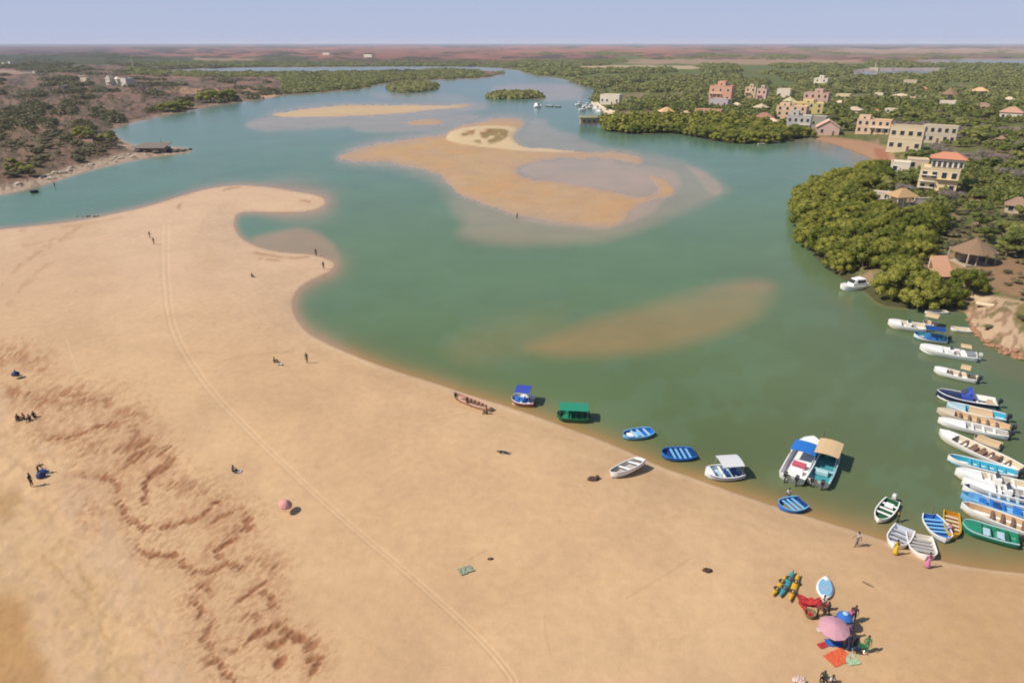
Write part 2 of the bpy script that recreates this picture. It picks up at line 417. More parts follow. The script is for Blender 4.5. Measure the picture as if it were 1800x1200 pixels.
# ------------------------------------------------------------------ eroded brown scarps in the sand of the seaward side
DH = np.zeros(U.shape)
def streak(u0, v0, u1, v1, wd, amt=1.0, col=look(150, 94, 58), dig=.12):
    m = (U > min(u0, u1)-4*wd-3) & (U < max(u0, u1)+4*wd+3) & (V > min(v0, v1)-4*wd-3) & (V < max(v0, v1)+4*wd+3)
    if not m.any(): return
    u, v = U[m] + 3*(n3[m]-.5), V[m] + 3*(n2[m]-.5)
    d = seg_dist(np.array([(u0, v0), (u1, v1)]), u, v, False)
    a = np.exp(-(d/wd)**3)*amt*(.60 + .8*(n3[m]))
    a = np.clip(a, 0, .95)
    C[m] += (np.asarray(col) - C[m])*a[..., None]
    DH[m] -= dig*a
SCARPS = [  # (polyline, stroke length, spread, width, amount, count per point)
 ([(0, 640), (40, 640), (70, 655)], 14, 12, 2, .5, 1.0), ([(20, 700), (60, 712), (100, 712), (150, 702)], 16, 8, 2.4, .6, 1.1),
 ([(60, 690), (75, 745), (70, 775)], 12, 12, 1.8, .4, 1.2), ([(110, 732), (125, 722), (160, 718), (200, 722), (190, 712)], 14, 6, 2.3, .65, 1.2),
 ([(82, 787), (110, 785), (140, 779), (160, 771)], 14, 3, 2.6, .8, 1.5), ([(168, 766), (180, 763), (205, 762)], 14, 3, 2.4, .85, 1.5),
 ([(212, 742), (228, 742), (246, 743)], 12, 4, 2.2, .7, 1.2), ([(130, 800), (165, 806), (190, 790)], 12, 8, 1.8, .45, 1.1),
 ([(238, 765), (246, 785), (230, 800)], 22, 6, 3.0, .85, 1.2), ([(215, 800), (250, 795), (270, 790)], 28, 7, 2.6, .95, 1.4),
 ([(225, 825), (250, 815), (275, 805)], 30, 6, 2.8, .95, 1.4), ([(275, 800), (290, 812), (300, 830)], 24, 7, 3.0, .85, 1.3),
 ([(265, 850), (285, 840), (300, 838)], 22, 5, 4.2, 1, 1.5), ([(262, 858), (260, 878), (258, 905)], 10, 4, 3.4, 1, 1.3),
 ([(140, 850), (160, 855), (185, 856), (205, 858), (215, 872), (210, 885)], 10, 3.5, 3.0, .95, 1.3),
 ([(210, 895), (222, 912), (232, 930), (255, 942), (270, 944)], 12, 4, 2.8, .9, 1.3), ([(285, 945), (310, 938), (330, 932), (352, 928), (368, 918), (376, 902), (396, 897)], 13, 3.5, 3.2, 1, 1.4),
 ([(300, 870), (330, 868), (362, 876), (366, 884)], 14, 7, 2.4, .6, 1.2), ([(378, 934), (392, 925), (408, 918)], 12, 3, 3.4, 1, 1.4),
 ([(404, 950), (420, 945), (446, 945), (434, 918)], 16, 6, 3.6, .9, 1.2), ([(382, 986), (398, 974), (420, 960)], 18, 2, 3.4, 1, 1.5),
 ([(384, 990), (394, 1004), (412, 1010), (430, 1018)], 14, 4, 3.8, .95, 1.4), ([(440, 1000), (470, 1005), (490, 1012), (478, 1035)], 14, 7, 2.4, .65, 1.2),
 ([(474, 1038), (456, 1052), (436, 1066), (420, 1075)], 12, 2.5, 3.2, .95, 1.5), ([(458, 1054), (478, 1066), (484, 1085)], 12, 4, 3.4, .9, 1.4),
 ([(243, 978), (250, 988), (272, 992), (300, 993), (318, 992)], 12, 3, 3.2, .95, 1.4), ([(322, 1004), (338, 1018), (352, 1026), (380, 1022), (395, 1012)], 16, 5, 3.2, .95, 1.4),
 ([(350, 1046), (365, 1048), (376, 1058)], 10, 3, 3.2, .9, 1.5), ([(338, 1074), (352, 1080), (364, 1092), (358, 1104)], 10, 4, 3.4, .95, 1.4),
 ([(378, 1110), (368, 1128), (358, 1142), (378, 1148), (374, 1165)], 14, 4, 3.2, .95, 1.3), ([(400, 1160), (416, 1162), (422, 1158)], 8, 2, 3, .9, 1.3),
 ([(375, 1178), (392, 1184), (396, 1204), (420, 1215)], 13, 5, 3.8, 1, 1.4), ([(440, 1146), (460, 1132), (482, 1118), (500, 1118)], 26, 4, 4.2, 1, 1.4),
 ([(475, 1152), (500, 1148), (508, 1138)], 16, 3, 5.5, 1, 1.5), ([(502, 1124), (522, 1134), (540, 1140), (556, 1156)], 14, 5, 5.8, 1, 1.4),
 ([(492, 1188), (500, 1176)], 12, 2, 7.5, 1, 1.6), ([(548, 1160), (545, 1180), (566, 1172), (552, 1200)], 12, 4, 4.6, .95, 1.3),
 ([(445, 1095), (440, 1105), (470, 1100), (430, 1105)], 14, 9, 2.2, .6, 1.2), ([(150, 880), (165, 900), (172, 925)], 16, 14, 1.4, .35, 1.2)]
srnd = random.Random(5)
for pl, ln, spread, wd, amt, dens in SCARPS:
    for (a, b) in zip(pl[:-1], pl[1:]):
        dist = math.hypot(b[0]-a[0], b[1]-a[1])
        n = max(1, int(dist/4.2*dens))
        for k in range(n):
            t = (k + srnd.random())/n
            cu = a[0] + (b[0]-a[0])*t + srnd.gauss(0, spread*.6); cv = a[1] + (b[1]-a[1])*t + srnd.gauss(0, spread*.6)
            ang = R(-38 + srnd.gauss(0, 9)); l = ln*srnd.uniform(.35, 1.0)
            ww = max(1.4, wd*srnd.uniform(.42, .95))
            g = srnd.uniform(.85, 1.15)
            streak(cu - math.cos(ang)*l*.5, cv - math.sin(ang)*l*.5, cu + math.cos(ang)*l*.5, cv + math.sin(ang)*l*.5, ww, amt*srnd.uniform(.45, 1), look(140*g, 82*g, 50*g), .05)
NEAR = np.full(U.shape, 1e3)
msk = (U < 620) & (V > 600)
for pl, ln, spread, wd, amt, dens in SCARPS:
    NEAR[msk] = np.minimum(NEAR[msk], seg_dist(np.array(pl, float), U[msk], V[msk], False))
ru, rv = U*.79 - V*.61, U*.61 + V*.79
rip = fbm(ru*.28, rv, 5.0, 3, 91)
put(np.exp(-(NEAR/13)**2)*.26*smooth(.25, .55, fbm(U, V, 9, 3, 94)), look(190, 138, 100))
put(smooth(.50, .62, fbm(ru*.4, rv, 4.2, 3, 95))*smooth(60, 8, NEAR)*.42, look(184, 132, 94))
put(smooth(.56, .70, rip)*smooth(34, 4, NEAR)*smooth(.35, .6, fbm(U, V, 30, 3, 92))*.75, look(176, 122, 84))
DH -= .04*smooth(.56, .70, rip)*smooth(34, 4, NEAR)
put(smooth(.60, .72, fbm(ru*.5, rv, 3.6, 3, 93))*smooth(80, 10, NEAR)*(U < 520)*.4, look(190, 142, 104))
# ruddy tint around the scarps, churned sand seaward of them
for pl, ln, spread, wd, amt, dens in SCARPS[::2]:
    cu = sum(p[0] for p in pl)/len(pl); cv = sum(p[1] for p in pl)/len(pl)
    put(np.exp(-(((U-cu)/42)**2 + ((V-cv)/30)**2))*.22*amt, look(202, 152, 110))
SEAW = smooth(0, 50, sdf(np.array([(-300, 560), (-20, 640), (120, 760), (220, 880), (270, 1000), (340, 1100), (380, 1260), (-300, 1400)]), U, V))
put(SEAW*smooth(.5, .62, fbm(U, V, 12, 4, 71))*.4, look(206, 164, 124))
put(SEAW*smooth(.48, .62, fbm(U-V*.5, V+U*.4, 40, 4, 72))*.5, look(226, 188, 152))
put(smooth(-30, 10, sdf(chaikin([(-300, 840), (60, 880), (110, 960), (180, 1060), (230, 1150), (260, 1300), (-300, 1400)], True, 2), U, V))*.32, look(216, 178, 126))
put(smooth(-14, 14, sdf(chaikin([(-300, 880), (-10, 890), (55, 872), (30, 920), (20, 935), (-300, 935)], True, 2), U + 30*(fbm(U, V, 14, 3, 73)-.5), V))*.5, look(176, 134, 82))
for q in ([(70, 985), (100, 1010), (140, 1060), (190, 1130), (220, 1210)], [(100, 955), (130, 990), (170, 1060), (200, 1120)], [(230, 1090), (290, 1150), (330, 1210)]):
    d = seg_dist(chaikin(q, False, 2), U + 14*(fbm(U, V, 10, 3, 75)-.5), V, False)
    put(np.exp(-(d/4.5)**2)*.5*smooth(.35, .6, fbm(U, V, 8, 3, 74)), look(196, 152, 98))
put(smooth(-26, 18, sdf(chaikin([(-400, 1066), (30, 1066), (52, 1090), (56, 1150), (96, 1210), (110, 1400), (-400, 1400)], True, 1), U + 14*(n1-.5), V))*.62, look(186, 136, 76))
# reddish marks on the spit
for q, a in (([(0, 520), (30, 480), (70, 450), (100, 418)], .5), ([(10, 560), (50, 500), (110, 455)], .35), ([(60, 470), (100, 430), (150, 392)], .45), ([(30, 440), (90, 428), (140, 420)], .3),
             ([(310, 372), (326, 357)], .9), ([(392, 338), (404, 331), (420, 329)], .9), ([(520, 352), (550, 358)], 1.0), ([(445, 446), (470, 450), (494, 455), (520, 456), (550, 452)], .8), ([(450, 456), (480, 460), (496, 461)], .7),
             ([(240, 362), (300, 350), (352, 335)], .3), ([(0, 410), (150, 396), (260, 375)], .35)):
    d = seg_dist(chaikin(q, False, 1), U + 8*(fbm(U, V, 12, 3, 76)-.5)*2, V + 3*(n2-.5), False)
    put(np.exp(-(d/(2.0 + 3*(1-a)))**2)*a*.7*smooth(.3, .5, fbm(U, V*1.5, 14, 3, 77)), look(176, 122, 84))
# vehicle track, dune buggy lines
for off in (-5, 5):
    TR = chaikin([(292+off, 380), (290+off, 440), (294+off, 520), (304+off, 590), (330+off, 640), (372+off, 700), (440+off, 772), (520+off, 850), (610+off, 935), (700+off, 1010), (800+off, 1100), (880+off, 1180), (930+off, 1260)], False, 2)
    d = seg_dist(TR, U + 3*(n2-.5), V, False)
    put(np.exp(-(d/2.0)**2)*.33*smooth(.25, .5, fbm(U, V, 40, 3, 78)), look(238, 206, 168))
    DH -= .05*np.exp(-(d/1.8)**2)
for q, a in (([(370, 652), (430, 636), (480, 630), (540, 622)], .35), ([(115, 590), (130, 640), (150, 690)], .6), ([(1080, 1080), (1130, 1050), (1180, 1020), (1230, 985)], .3), ([(820, 1005), (840, 992), (862, 982)], .4),
             ([(730, 760), (800, 740), (840, 730)], .25), ([(960, 1080), (955, 1130), (975, 1190)], .25)):
    d = seg_dist(chaikin(q, False, 2), U, V, False)
    put(np.exp(-(d/1.8)**2)*a, look(190, 148, 108) if a < .5 else look(238, 206, 168))
# trodden specks near the boats
fs = smooth(.62, .76, fbm(U, V*1.4, 6, 3, 79))*smooth(.42, .62, fbm(U, V, 60, 3, 80))*smooth(30, 70, -w)*beach*(V > 520)
put(fs*.2, look(196, 152, 110))
DH += beach*smooth(4, 30, L)*(.10*(n2-.5) + .05*(n3-.5) + SEAW*.22*(fbm(X, Y, 1.6, 3, 81)-.5))
H = H + np.where(w <= 0, DH, 0)

ground, used = make_grid_object("ground", X, Y, H)
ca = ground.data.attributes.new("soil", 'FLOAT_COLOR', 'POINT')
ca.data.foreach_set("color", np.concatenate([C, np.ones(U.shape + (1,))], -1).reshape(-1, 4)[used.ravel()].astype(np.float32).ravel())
wet = np.clip(np.where(w > 0, smooth(8, 0, banks)*.9, smooth(6, 0, L)*beach), 0, 1)
wa = ground.data.attributes.new("wet", 'FLOAT', 'POINT')
wa.data.foreach_set("value", wet.reshape(-1)[used.ravel()].astype(np.float32))

gm = bpy.data.materials.new("sand_and_soil"); gm.use_nodes = True
N = gm.node_tree.nodes; Lk = gm.node_tree.links; B = N["Principled BSDF"]
at_ = N.new("ShaderNodeAttribute"); at_.attribute_name = "soil"
aw = N.new("ShaderNodeAttribute"); aw.attribute_name = "wet"
tc = N.new("ShaderNodeTexCoord")
def noise(scale, detail=6, rough=.6):
    n = N.new("ShaderNodeTexNoise"); n.inputs["Scale"].default_value = scale; n.inputs["Detail"].default_value = detail; n.inputs["Roughness"].default_value = rough
    Lk.new(tc.outputs["Object"], n.inputs["Vector"]); return n
na = noise(.9); nb = noise(.12); nc = noise(6.0, 3)
def maprange(src, a, b, c, d):
    m = N.new("ShaderNodeMapRange"); m.inputs[1].default_value = a; m.inputs[2].default_value = b; m.inputs[3].default_value = c; m.inputs[4].default_value = d
    Lk.new(src, m.inputs[0]); return m.outputs[0]
def mul(a, b):
    m = N.new("ShaderNodeMath"); m.operation = 'MULTIPLY'; Lk.new(a, m.inputs[0]); Lk.new(b, m.inputs[1]); return m.outputs[0]
f = mul(mul(maprange(na.outputs[0], .25, .75, .91, 1.08), maprange(nb.outputs[0], .3, .7, .95, 1.05)), maprange(nc.outputs[0], .3, .7, .95, 1.04))
vm = N.new("ShaderNodeVectorMath"); vm.operation = 'SCALE'
Lk.new(at_.outputs["Color"], vm.inputs[0]); Lk.new(f, vm.inputs["Scale"])
Lk.new(vm.outputs[0], B.inputs["Base Color"])
Lk.new(maprange(aw.outputs["Fac"], 0, 1, .92, .42), B.inputs["Roughness"])
Lk.new(maprange(aw.outputs["Fac"], 0, 1, .15, .5), B.inputs["Specular IOR Level"])
bp = N.new("ShaderNodeBump"); bp.inputs["Strength"].default_value = .35; bp.inputs["Distance"].default_value = .12
Lk.new(na.outputs[0], bp.inputs["Height"]); Lk.new(bp.outputs[0], B.inputs["Normal"])
ground.data.materials.append(gm)

# ------------------------------------------------------------------ water: level surface, turbid where deep, clear where the bed is shallow
vs_w = np.concatenate([np.arange(103, 180, 1.5), np.arange(180, 1240, 3.5), np.arange(1240, 1600, 30)])
us_w = np.concatenate([np.arange(-1500, -40, 40), np.arange(-40, 1840, 3.5), np.arange(1840, 4200, 40)])
U2, V2, X2, Y2 = grid_mesh("water", us_w, vs_w)
w2, banks2, isles2, ponds2, land2, beach2, right2 = survey(U2, V2)
q1 = fbm(U2, V2*1.5, 60, 4, 101); q2 = fbm(U2, V2*2.5, 26, 4, 102)
near_beach = V2 > np.interp(U2, XS_DIV, YS_DIV) - 60
wdt = np.where(beach2 | (V2 > 520) & (U2 < 1500), np.interp(U2, [0, 450, 520, 700, 1300, 1800], [4, 6, 14, 15, 19, 34]), 2.5)
wdt = np.where((~beach2) & right2 & (V2 < 320) & (U2 > 1380), 14, wdt)
shore_w = sdf(chaikin(BEACH_N + [(4000, 3000), (-1500, 3000)], True, 1), U2, V2)     # positive on the beach side
db = np.maximum(-shore_w, 0)
dw = np.maximum(w2, 0)
turb = 1 - np.exp(-(np.where(db < dw + 1, db, dw)/wdt)**1.25)*np.where(db < dw+1, 1.0, .75)
SH = np.zeros(U2.shape)
def shoal(pts, soft, amt, aniso=1.6, warp=16, n=2):
    global SH
    d = sdf(chaikin(pts, True, n), U2 + warp*(q1-.5)*2, V2 + warp*.5*(q2-.5), aniso, pad=soft*2+30)
    SH = np.maximum(SH, smooth(-soft, soft, d)*amt)
shoal([(590, 272), (700, 238), (790, 215), (870, 200), (940, 205), (930, 240), (960, 258), (1100, 262), (1200, 282), (1262, 315), (1280, 335), (1262, 352), (1180, 385), (1100, 415), (1000, 430), (880, 432), (800, 420), (810, 380), (780, 330), (700, 298), (600, 284)], 20, .47)
shoal([(900, 300), (950, 280), (1050, 277), (1130, 290), (1168, 318), (1165, 345), (1080, 340), (960, 322)], 8, .86, warp=6)
shoal([(1120, 280), (1200, 300), (1195, 350), (1120, 395), (1050, 410), (940, 395), (880, 385), (1000, 350)], 14, .80)
shoal([(1190, 284), (1240, 300), (1276, 330), (1262, 348), (1240, 340), (1220, 310)], 7, .72, warp=4)
shoal([(420, 215), (520, 196), (700, 180), (860, 180), (850, 192), (780, 205), (700, 215), (560, 228), (450, 232)], 10, .62)
shoal([(600, 215), (780, 200), (860, 200), (800, 225), (700, 235), (620, 232)], 8, .6)
shoal([(940, 200), (1000, 240), (1120, 270), (1000, 262), (930, 258), (905, 240)], 8, .5)
shoal([(880, 150), (1000, 145), (1060, 165), (1030, 175), (960, 178), (900, 170), (860, 160)], 8, .6)
shoal([(680, 160), (780, 165), (880, 182), (820, 184), (700, 178), (640, 172)], 8, .35)
shoal([(960, 590), (1080, 552), (1200, 520), (1310, 496), (1362, 500), (1345, 545), (1270, 588), (1180, 612), (1090, 622), (980, 628), (910, 612)], 26, .74, 1.3, 12)
shoal([(900, 560), (1000, 540), (1000, 600), (880, 640), (780, 640), (800, 600)], 40, .22, 1.3, 24)
shoal([(425, 425), (490, 405), (545, 398), (575, 420), (595, 445), (600, 470), (560, 470), (480, 455)], 10, .78, 1.3, 6)
shoal([(440, 325), (560, 335), (596, 350), (590, 372), (540, 380), (560, 360), (540, 345), (440, 328)], 9, .42, 1.3, 6)
shoal([(1440, 245), (1520, 268), (1552, 292), (1510, 300), (1450, 275), (1410, 255)], 10, .5, 1.3, 6)
shoal([(1640, 560), (1720, 590), (1800, 640), (1900, 680), (1800, 680), (1700, 630)], 14, .38, 1.3, 6)
SH = np.clip(SH*(0.86 + .28*q2), 0, .93)
fresh = 1 - smooth(0, 10, -banks2)*1.0
turb = np.minimum(turb, 1 - SH)
turb = np.minimum(turb, 1 - .93*np.exp(-np.clip(-banks2, 0, 99)/5.5)*(banks2 <= 0)*(w2 > 0))
turb = np.where(w2 < 0, 0.1, turb)
turb = np.where((w2 < 0) & (ponds2 > -3), .45, turb)
keep = (w2 > -14) | (ponds2 > -4)
keep &= ~(banks2 > 16)
water, used2 = make_grid_object("water", X2, Y2, np.zeros_like(X2), keep)
# silt colour of the water body, from open-sea teal on the left through green to olive by the moorings
def lk(*a): return look(*a)
wc = np.zeros(U2.shape + (3,)); wc[:] = lk(103, 138, 112)
def putw(m, col):
    global wc
    wc += (np.asarray(col) - wc)*np.clip(m, 0, 1)[..., None]
putw(smooth(240, 420, V2)*smooth(420, 640, U2), lk(111, 138, 97))
putw(smooth(480, 640, V2)*.9, lk(108, 129, 84))
putw(smooth(600, 800, V2)*smooth(900, 1500, U2)*.8, lk(101, 110, 68))
putw(smooth(1200, 1500, U2)*smooth(340, 520, V2)*.75, lk(110, 124, 86))
putw(smooth(.5, .66, q1)*.25, lk(118, 144, 112))
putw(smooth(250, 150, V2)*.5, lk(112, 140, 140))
# where the water is shallow its colour is that of the bed: ochre by the beach, pinkish by the banks
bed = np.zeros(U2.shape + (3,)); bed[:] = lk(184, 146, 94)
def putb(m, col):
    global bed
    bed += (np.asarray(col) - bed)*np.clip(m, 0, 1)[..., None]
putb(smooth(560, 440, V2), lk(198, 152, 116))
putb(smooth(470, 400, V2), lk(202, 168, 140))
putb(smooth(640, 580, U2)*smooth(310, 325, V2), lk(190, 154, 120))
rbd = seg_dist(np.array(RIGHT_BANK[4:-4], float), U2, V2, False)
putb(smooth(30, 14, rbd)*(1-smooth(1410, 1430, U2)*smooth(1590, 1566, U2)*smooth(232, 240, V2)*smooth(312, 304, V2)), lk(104, 112, 76))
putb((SH > .7)*smooth(400, 350, V2)*.0, lk(190, 166, 164))
putb(smooth(500, 520, V2)*smooth(700, 480, V2)*smooth(850, 1000, U2), lk(162, 146, 100))
putb(smooth(1350, 1450, U2)*smooth(320, 300, V2), lk(170, 140, 122))
putb(smooth(1550, 1650, U2)*smooth(760, 700, V2), lk(136, 124, 78))
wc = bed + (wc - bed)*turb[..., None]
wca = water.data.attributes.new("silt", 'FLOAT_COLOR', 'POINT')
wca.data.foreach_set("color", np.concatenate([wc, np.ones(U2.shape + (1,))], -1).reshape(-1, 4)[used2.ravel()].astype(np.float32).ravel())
wm = bpy.data.materials.new("lagoon_water"); wm.use_nodes = True
N = wm.node_tree.nodes; Lk = wm.node_tree.links; N.clear()
out = N.new("ShaderNodeOutputMaterial")
tc = N.new("ShaderNodeTexCoord")
a2 = N.new("ShaderNodeAttribute"); a2.attribute_name = "silt"
df = N.new("ShaderNodeBsdfDiffuse"); gl = N.new("ShaderNodeBsdfGlossy"); gl.inputs["Roughness"].default_value = .16
nn = noise(.035, 4)
vm = N.new("ShaderNodeVectorMath"); vm.operation = 'SCALE'
Lk.new(a2.outputs["Color"], vm.inputs[0]); Lk.new(maprange(nn.outputs[0], .3, .7, .92, 1.08), vm.inputs["Scale"])
Lk.new(vm.outputs[0], df.inputs[0])
nw = noise(1.4, 4); nw2 = noise(.25, 3)
ad = N.new("ShaderNodeMath"); ad.operation = 'MULTIPLY_ADD'; ad.inputs[1].default_value = 2.0
Lk.new(nw2.outputs[0], ad.inputs[0]); Lk.new(nw.outputs[0], ad.inputs[2])
bp = N.new("ShaderNodeBump"); bp.inputs["Strength"].default_value = .5; bp.inputs["Distance"].default_value = .05
Lk.new(ad.outputs[0], bp.inputs["Height"])
Lk.new(bp.outputs[0], gl.inputs["Normal"])
fr = N.new("ShaderNodeFresnel"); fr.inputs[0].default_value = 1.33; Lk.new(bp.outputs[0], fr.inputs["Normal"])
fr2 = maprange(fr.outputs[0], 0, 1, 0, .8)
mx2 = N.new("ShaderNodeMixShader"); Lk.new(fr2, mx2.inputs[0]); Lk.new(df.outputs[0], mx2.inputs[1]); Lk.new(gl.outputs[0], mx2.inputs[2])
Lk.new(mx2.outputs[0], out.inputs[0])
water.data.materials.append(wm)

# ================================================================== building blocks
class MB:
    def __init__(s): s.v = []; s.f = []
    def add(s, vs, fs, M=None):
        k = len(s.v)
        if M is not None: vs = [M @ Vector(p) for p in vs]
        s.v += [tuple(p) for p in vs]; s.f += [tuple(i+k for i in f) for f in fs]; return s
    def box(s, x0, x1, y0, y1, z0, z1, M=None, b=0.0):
        if b:
            vs = []
            for z, q in ((z0, b), (z0+b, 0), (z1-b, 0), (z1, b)):
                vs += [(x0+q, y0+q, z), (x1-q, y0+q, z), (x1-q, y1-q, z), (x0+q, y1-q, z)]
            fs = [(3, 2, 1, 0), (12, 13, 14, 15)]
            for r in range(3):
                for i in range(4): fs.append((r*4+i, r*4+(i+1) % 4, r*4+4+(i+1) % 4, r*4+4+i))
            return s.add(vs, fs, M)
        vs = [(x0, y0, z0), (x1, y0, z0), (x1, y1, z0), (x0, y1, z0), (x0, y0, z1), (x1, y0, z1), (x1, y1, z1), (x0, y1, z1)]
        return s.add(vs, [(3, 2, 1, 0), (4, 5, 6, 7), (0, 1, 5, 4), (1, 2, 6, 5), (2, 3, 7, 6), (3, 0, 4, 7)], M)
    def rings(s, rs, cap0=True, cap1=True, closed=True, M=None):
        n = len(rs[0]); vs = [p for r in rs for p in r]; fs = []
        for a in range(len(rs)-1):
            for i in range(n if closed else n-1):
                j = (i+1) % n
                fs.append((a*n+i, a*n+j, (a+1)*n+j, (a+1)*n+i))
        if cap0: fs.append(tuple(range(n-1, -1, -1)))
        if cap1: fs.append(tuple((len(rs)-1)*n+i for i in range(n)))
        return s.add(vs, fs, M)
    def tube(s, pts, rad, n=6, M=None):
        pts = [Vector(p) for p in pts]
        if not hasattr(rad, '__len__'): rad = [rad]*len(pts)
        rs = []
        for i, p in enumerate(pts):
            d = (pts[min(i+1, len(pts)-1)] - pts[max(i-1, 0)]).normalized()
            a = d.cross(Vector((0, 0, 1)) if abs(d.z) < .9 else Vector((1, 0, 0))).normalized(); b = d.cross(a)
            rs.append([p + (a*math.cos(2*math.pi*k/n) + b*math.sin(2*math.pi*k/n))*rad[i] for k in range(n)])
        return s.rings(rs, M=M)
    def lathe(s, prof, n=12, M=None, c=(0, 0, 0)):
        rs = [[(c[0]+r*math.cos(2*math.pi*k/n), c[1]+r*math.sin(2*math.pi*k/n), c[2]+z) for k in range(n)] for r, z in prof]
        return s.rings(rs, M=M)
    def ellipsoid(s, c, r, n=8, m=5, M=None, jit=0, rnd=random):
        rs = []
        for j in range(m+1):
            th = math.pi*(j+.0)/m
            rr = max(math.sin(th), .06)
            rs.append([(c[0]+r[0]*rr*math.cos(2*math.pi*k/n)*(1+jit*rnd.uniform(-1, 1)), c[1]+r[1]*rr*math.sin(2*math.pi*k/n)*(1+jit*rnd.uniform(-1, 1)), c[2]-r[2]*math.cos(th)) for k in range(n)])
        return s.rings(rs, M=M)
    def obj(s, name, mat, parent=None, smooth=False):
        me = bpy.data.meshes.new(name); me.from_pydata([tuple(p) for p in s.v], [], s.f); me.update()
        if smooth: me.polygons.foreach_set("use_smooth", np.ones(len(me.polygons), bool))
        if mat: me.materials.append(mat)
        o = bpy.data.objects.new(name, me); scene.collection.objects.link(o)
        if parent: o.parent = parent
        return o
def tag(o, label=None, cat=None, group=None, kind=None):
    if label: o["label"] = label
    if cat: o["category"] = cat
    if group: o["group"] = group
    if kind: o["kind"] = kind
    return o
def empty(name, loc, rz=0.0, label=None, cat=None, group=None):
    o = bpy.data.objects.new(name, None); scene.collection.objects.link(o)
    o.empty_display_size = .3
    o.location = loc; o.rotation_euler = (0, 0, rz)
    return tag(o, label, cat, group)
def A(r, g, b): return tuple(min(.82, x) for x in look(r, g, b, 1.40))
def paint(name, r, g, b, rough=.45, var=.08, scale=4.0, **k): return pm(name, A(r, g, b), rough, var, scale, **k)

# ================================================================== trees and shrubs
def leaf_material(name, c0, c1, rough=.6):
    m = bpy.data.materials.new(name); m.use_nodes = True
    N = m.node_tree.nodes; Lk = m.node_tree.links; B = N["Principled BSDF"]
    oi = N.new("ShaderNodeObjectInfo"); geo = N.new("ShaderNodeNewGeometry"); tc = N.new("ShaderNodeTexCoord")
    nz = N.new("ShaderNodeTexNoise"); nz.inputs["Scale"].default_value = .8; nz.inputs["Detail"].default_value = 3
    Lk.new(geo.outputs["Position"], nz.inputs["Vector"])
    ad = N.new("ShaderNodeMath"); ad.operation = 'ADD'; Lk.new(nz.outputs[0], ad.inputs[0])
    mr = N.new("ShaderNodeMapRange"); mr.inputs[3].default_value = -.36; mr.inputs[4].default_value = .36
    Lk.new(oi.outputs["Random"], mr.inputs[0]); Lk.new(mr.outputs[0], ad.inputs[1])
    mr2 = N.new("ShaderNodeMapRange"); mr2.inputs[1].default_value = .25; mr2.inputs[2].default_value = .75; Lk.new(ad.outputs[0], mr2.inputs[0])
    mx = N.new("ShaderNodeMix"); mx.data_type = 'RGBA'; mx.inputs[6].default_value = (*c0, 1); mx.inputs[7].default_value = (*c1, 1)
    Lk.new(mr2.outputs[0], mx.inputs[0]); Lk.new(mx.outputs[2], B.inputs["Base Color"])
    B.inputs["Roughness"].default_value = rough; B.inputs["Specular IOR Level"].default_value = .2
    tl = N.new("ShaderNodeBsdfTranslucent"); Lk.new(mx.outputs[2], tl.inputs[0])
    ms = N.new("ShaderNodeMixShader"); ms.inputs[0].default_value = .38
    Lk.new(B.outputs[0], ms.inputs[1]); Lk.new(tl.outputs[0], ms.inputs[2]); Lk.new(ms.outputs[0], N["Material Output"].inputs[0])
    return m
LEAF_MANG = leaf_material("mangrove_leaves", (.130, .148, .020), (.300, .285, .050))
LEAF_TREE = leaf_material("tree_leaves", (.125, .150, .034), (.320, .310, .085))
LEAF_DARK = leaf_material("scrub_leaves", (.135, .125, .060), (.260, .225, .115))
LEAF_FAR = leaf_material("far_leaves", (.145, .160, .048), (.275, .265, .090))
TWIG = pm("dry_twigs", (.23, .18, .15), .8, .2, 2.0)
BARK = pm("bark", (.17, .12, .085), .85, .2, 3.0)

def leafy(c, r, n, size, rnd, flat=.0):
    """many small leaf sprays over and inside lumpy clumps; returns arrays (verts, quads)"""
    cl = []
    for k in range(len(c)): cl.append((np.array(c[k]), np.array(r[k])))
    P = []; Nn = []
    for k in range(n):
        cc, rr = cl[rnd.randrange(len(cl))]
        d = np.array([rnd.gauss(0, 1), rnd.gauss(0, 1), rnd.gauss(0, 1)]); d /= np.linalg.norm(d) + 1e-6
        if d[2] < -.35: d[2] *= -.6
        q = rnd.uniform(.72, 1.05)
        P.append(cc + rr*d*q)
        nn = d*1.0 + np.array([rnd.gauss(0, .5), rnd.gauss(0, .5), rnd.gauss(.3, .5)])
        Nn.append(nn/np.linalg.norm(nn))
    P = np.array(P); Nn = np.array(Nn)
    a = np.cross(Nn, np.array([0.3, 0.2, 1.0])); a /= np.linalg.norm(a, axis=1)[:, None] + 1e-6
    b = np.cross(Nn, a)
    th = np.array([rnd.uniform(0, math.pi) for _ in range(n)])[:, None]
    a2 = a*np.cos(th) + b*np.sin(th); b2 = -a*np.sin(th) + b*np.cos(th)
    s = np.array([rnd.uniform(.6, 1.3) for _ in range(n)])[:, None]*size
    lift = Nn*s*.25
    v = np.stack([P - a2*s, P - b2*s*.6 + lift, P + a2*s, P + b2*s*.6 - lift], 1).reshape(-1, 3)
    f = np.arange(n*4).reshape(-1, 4)
    return v, f
def crown_core(cl, rl, rnd, mb, k=.8):
    for c, r in zip(cl, rl):
        mb.ellipsoid(c, [x*k for x in r], 8, 5, jit=.12, rnd=rnd)
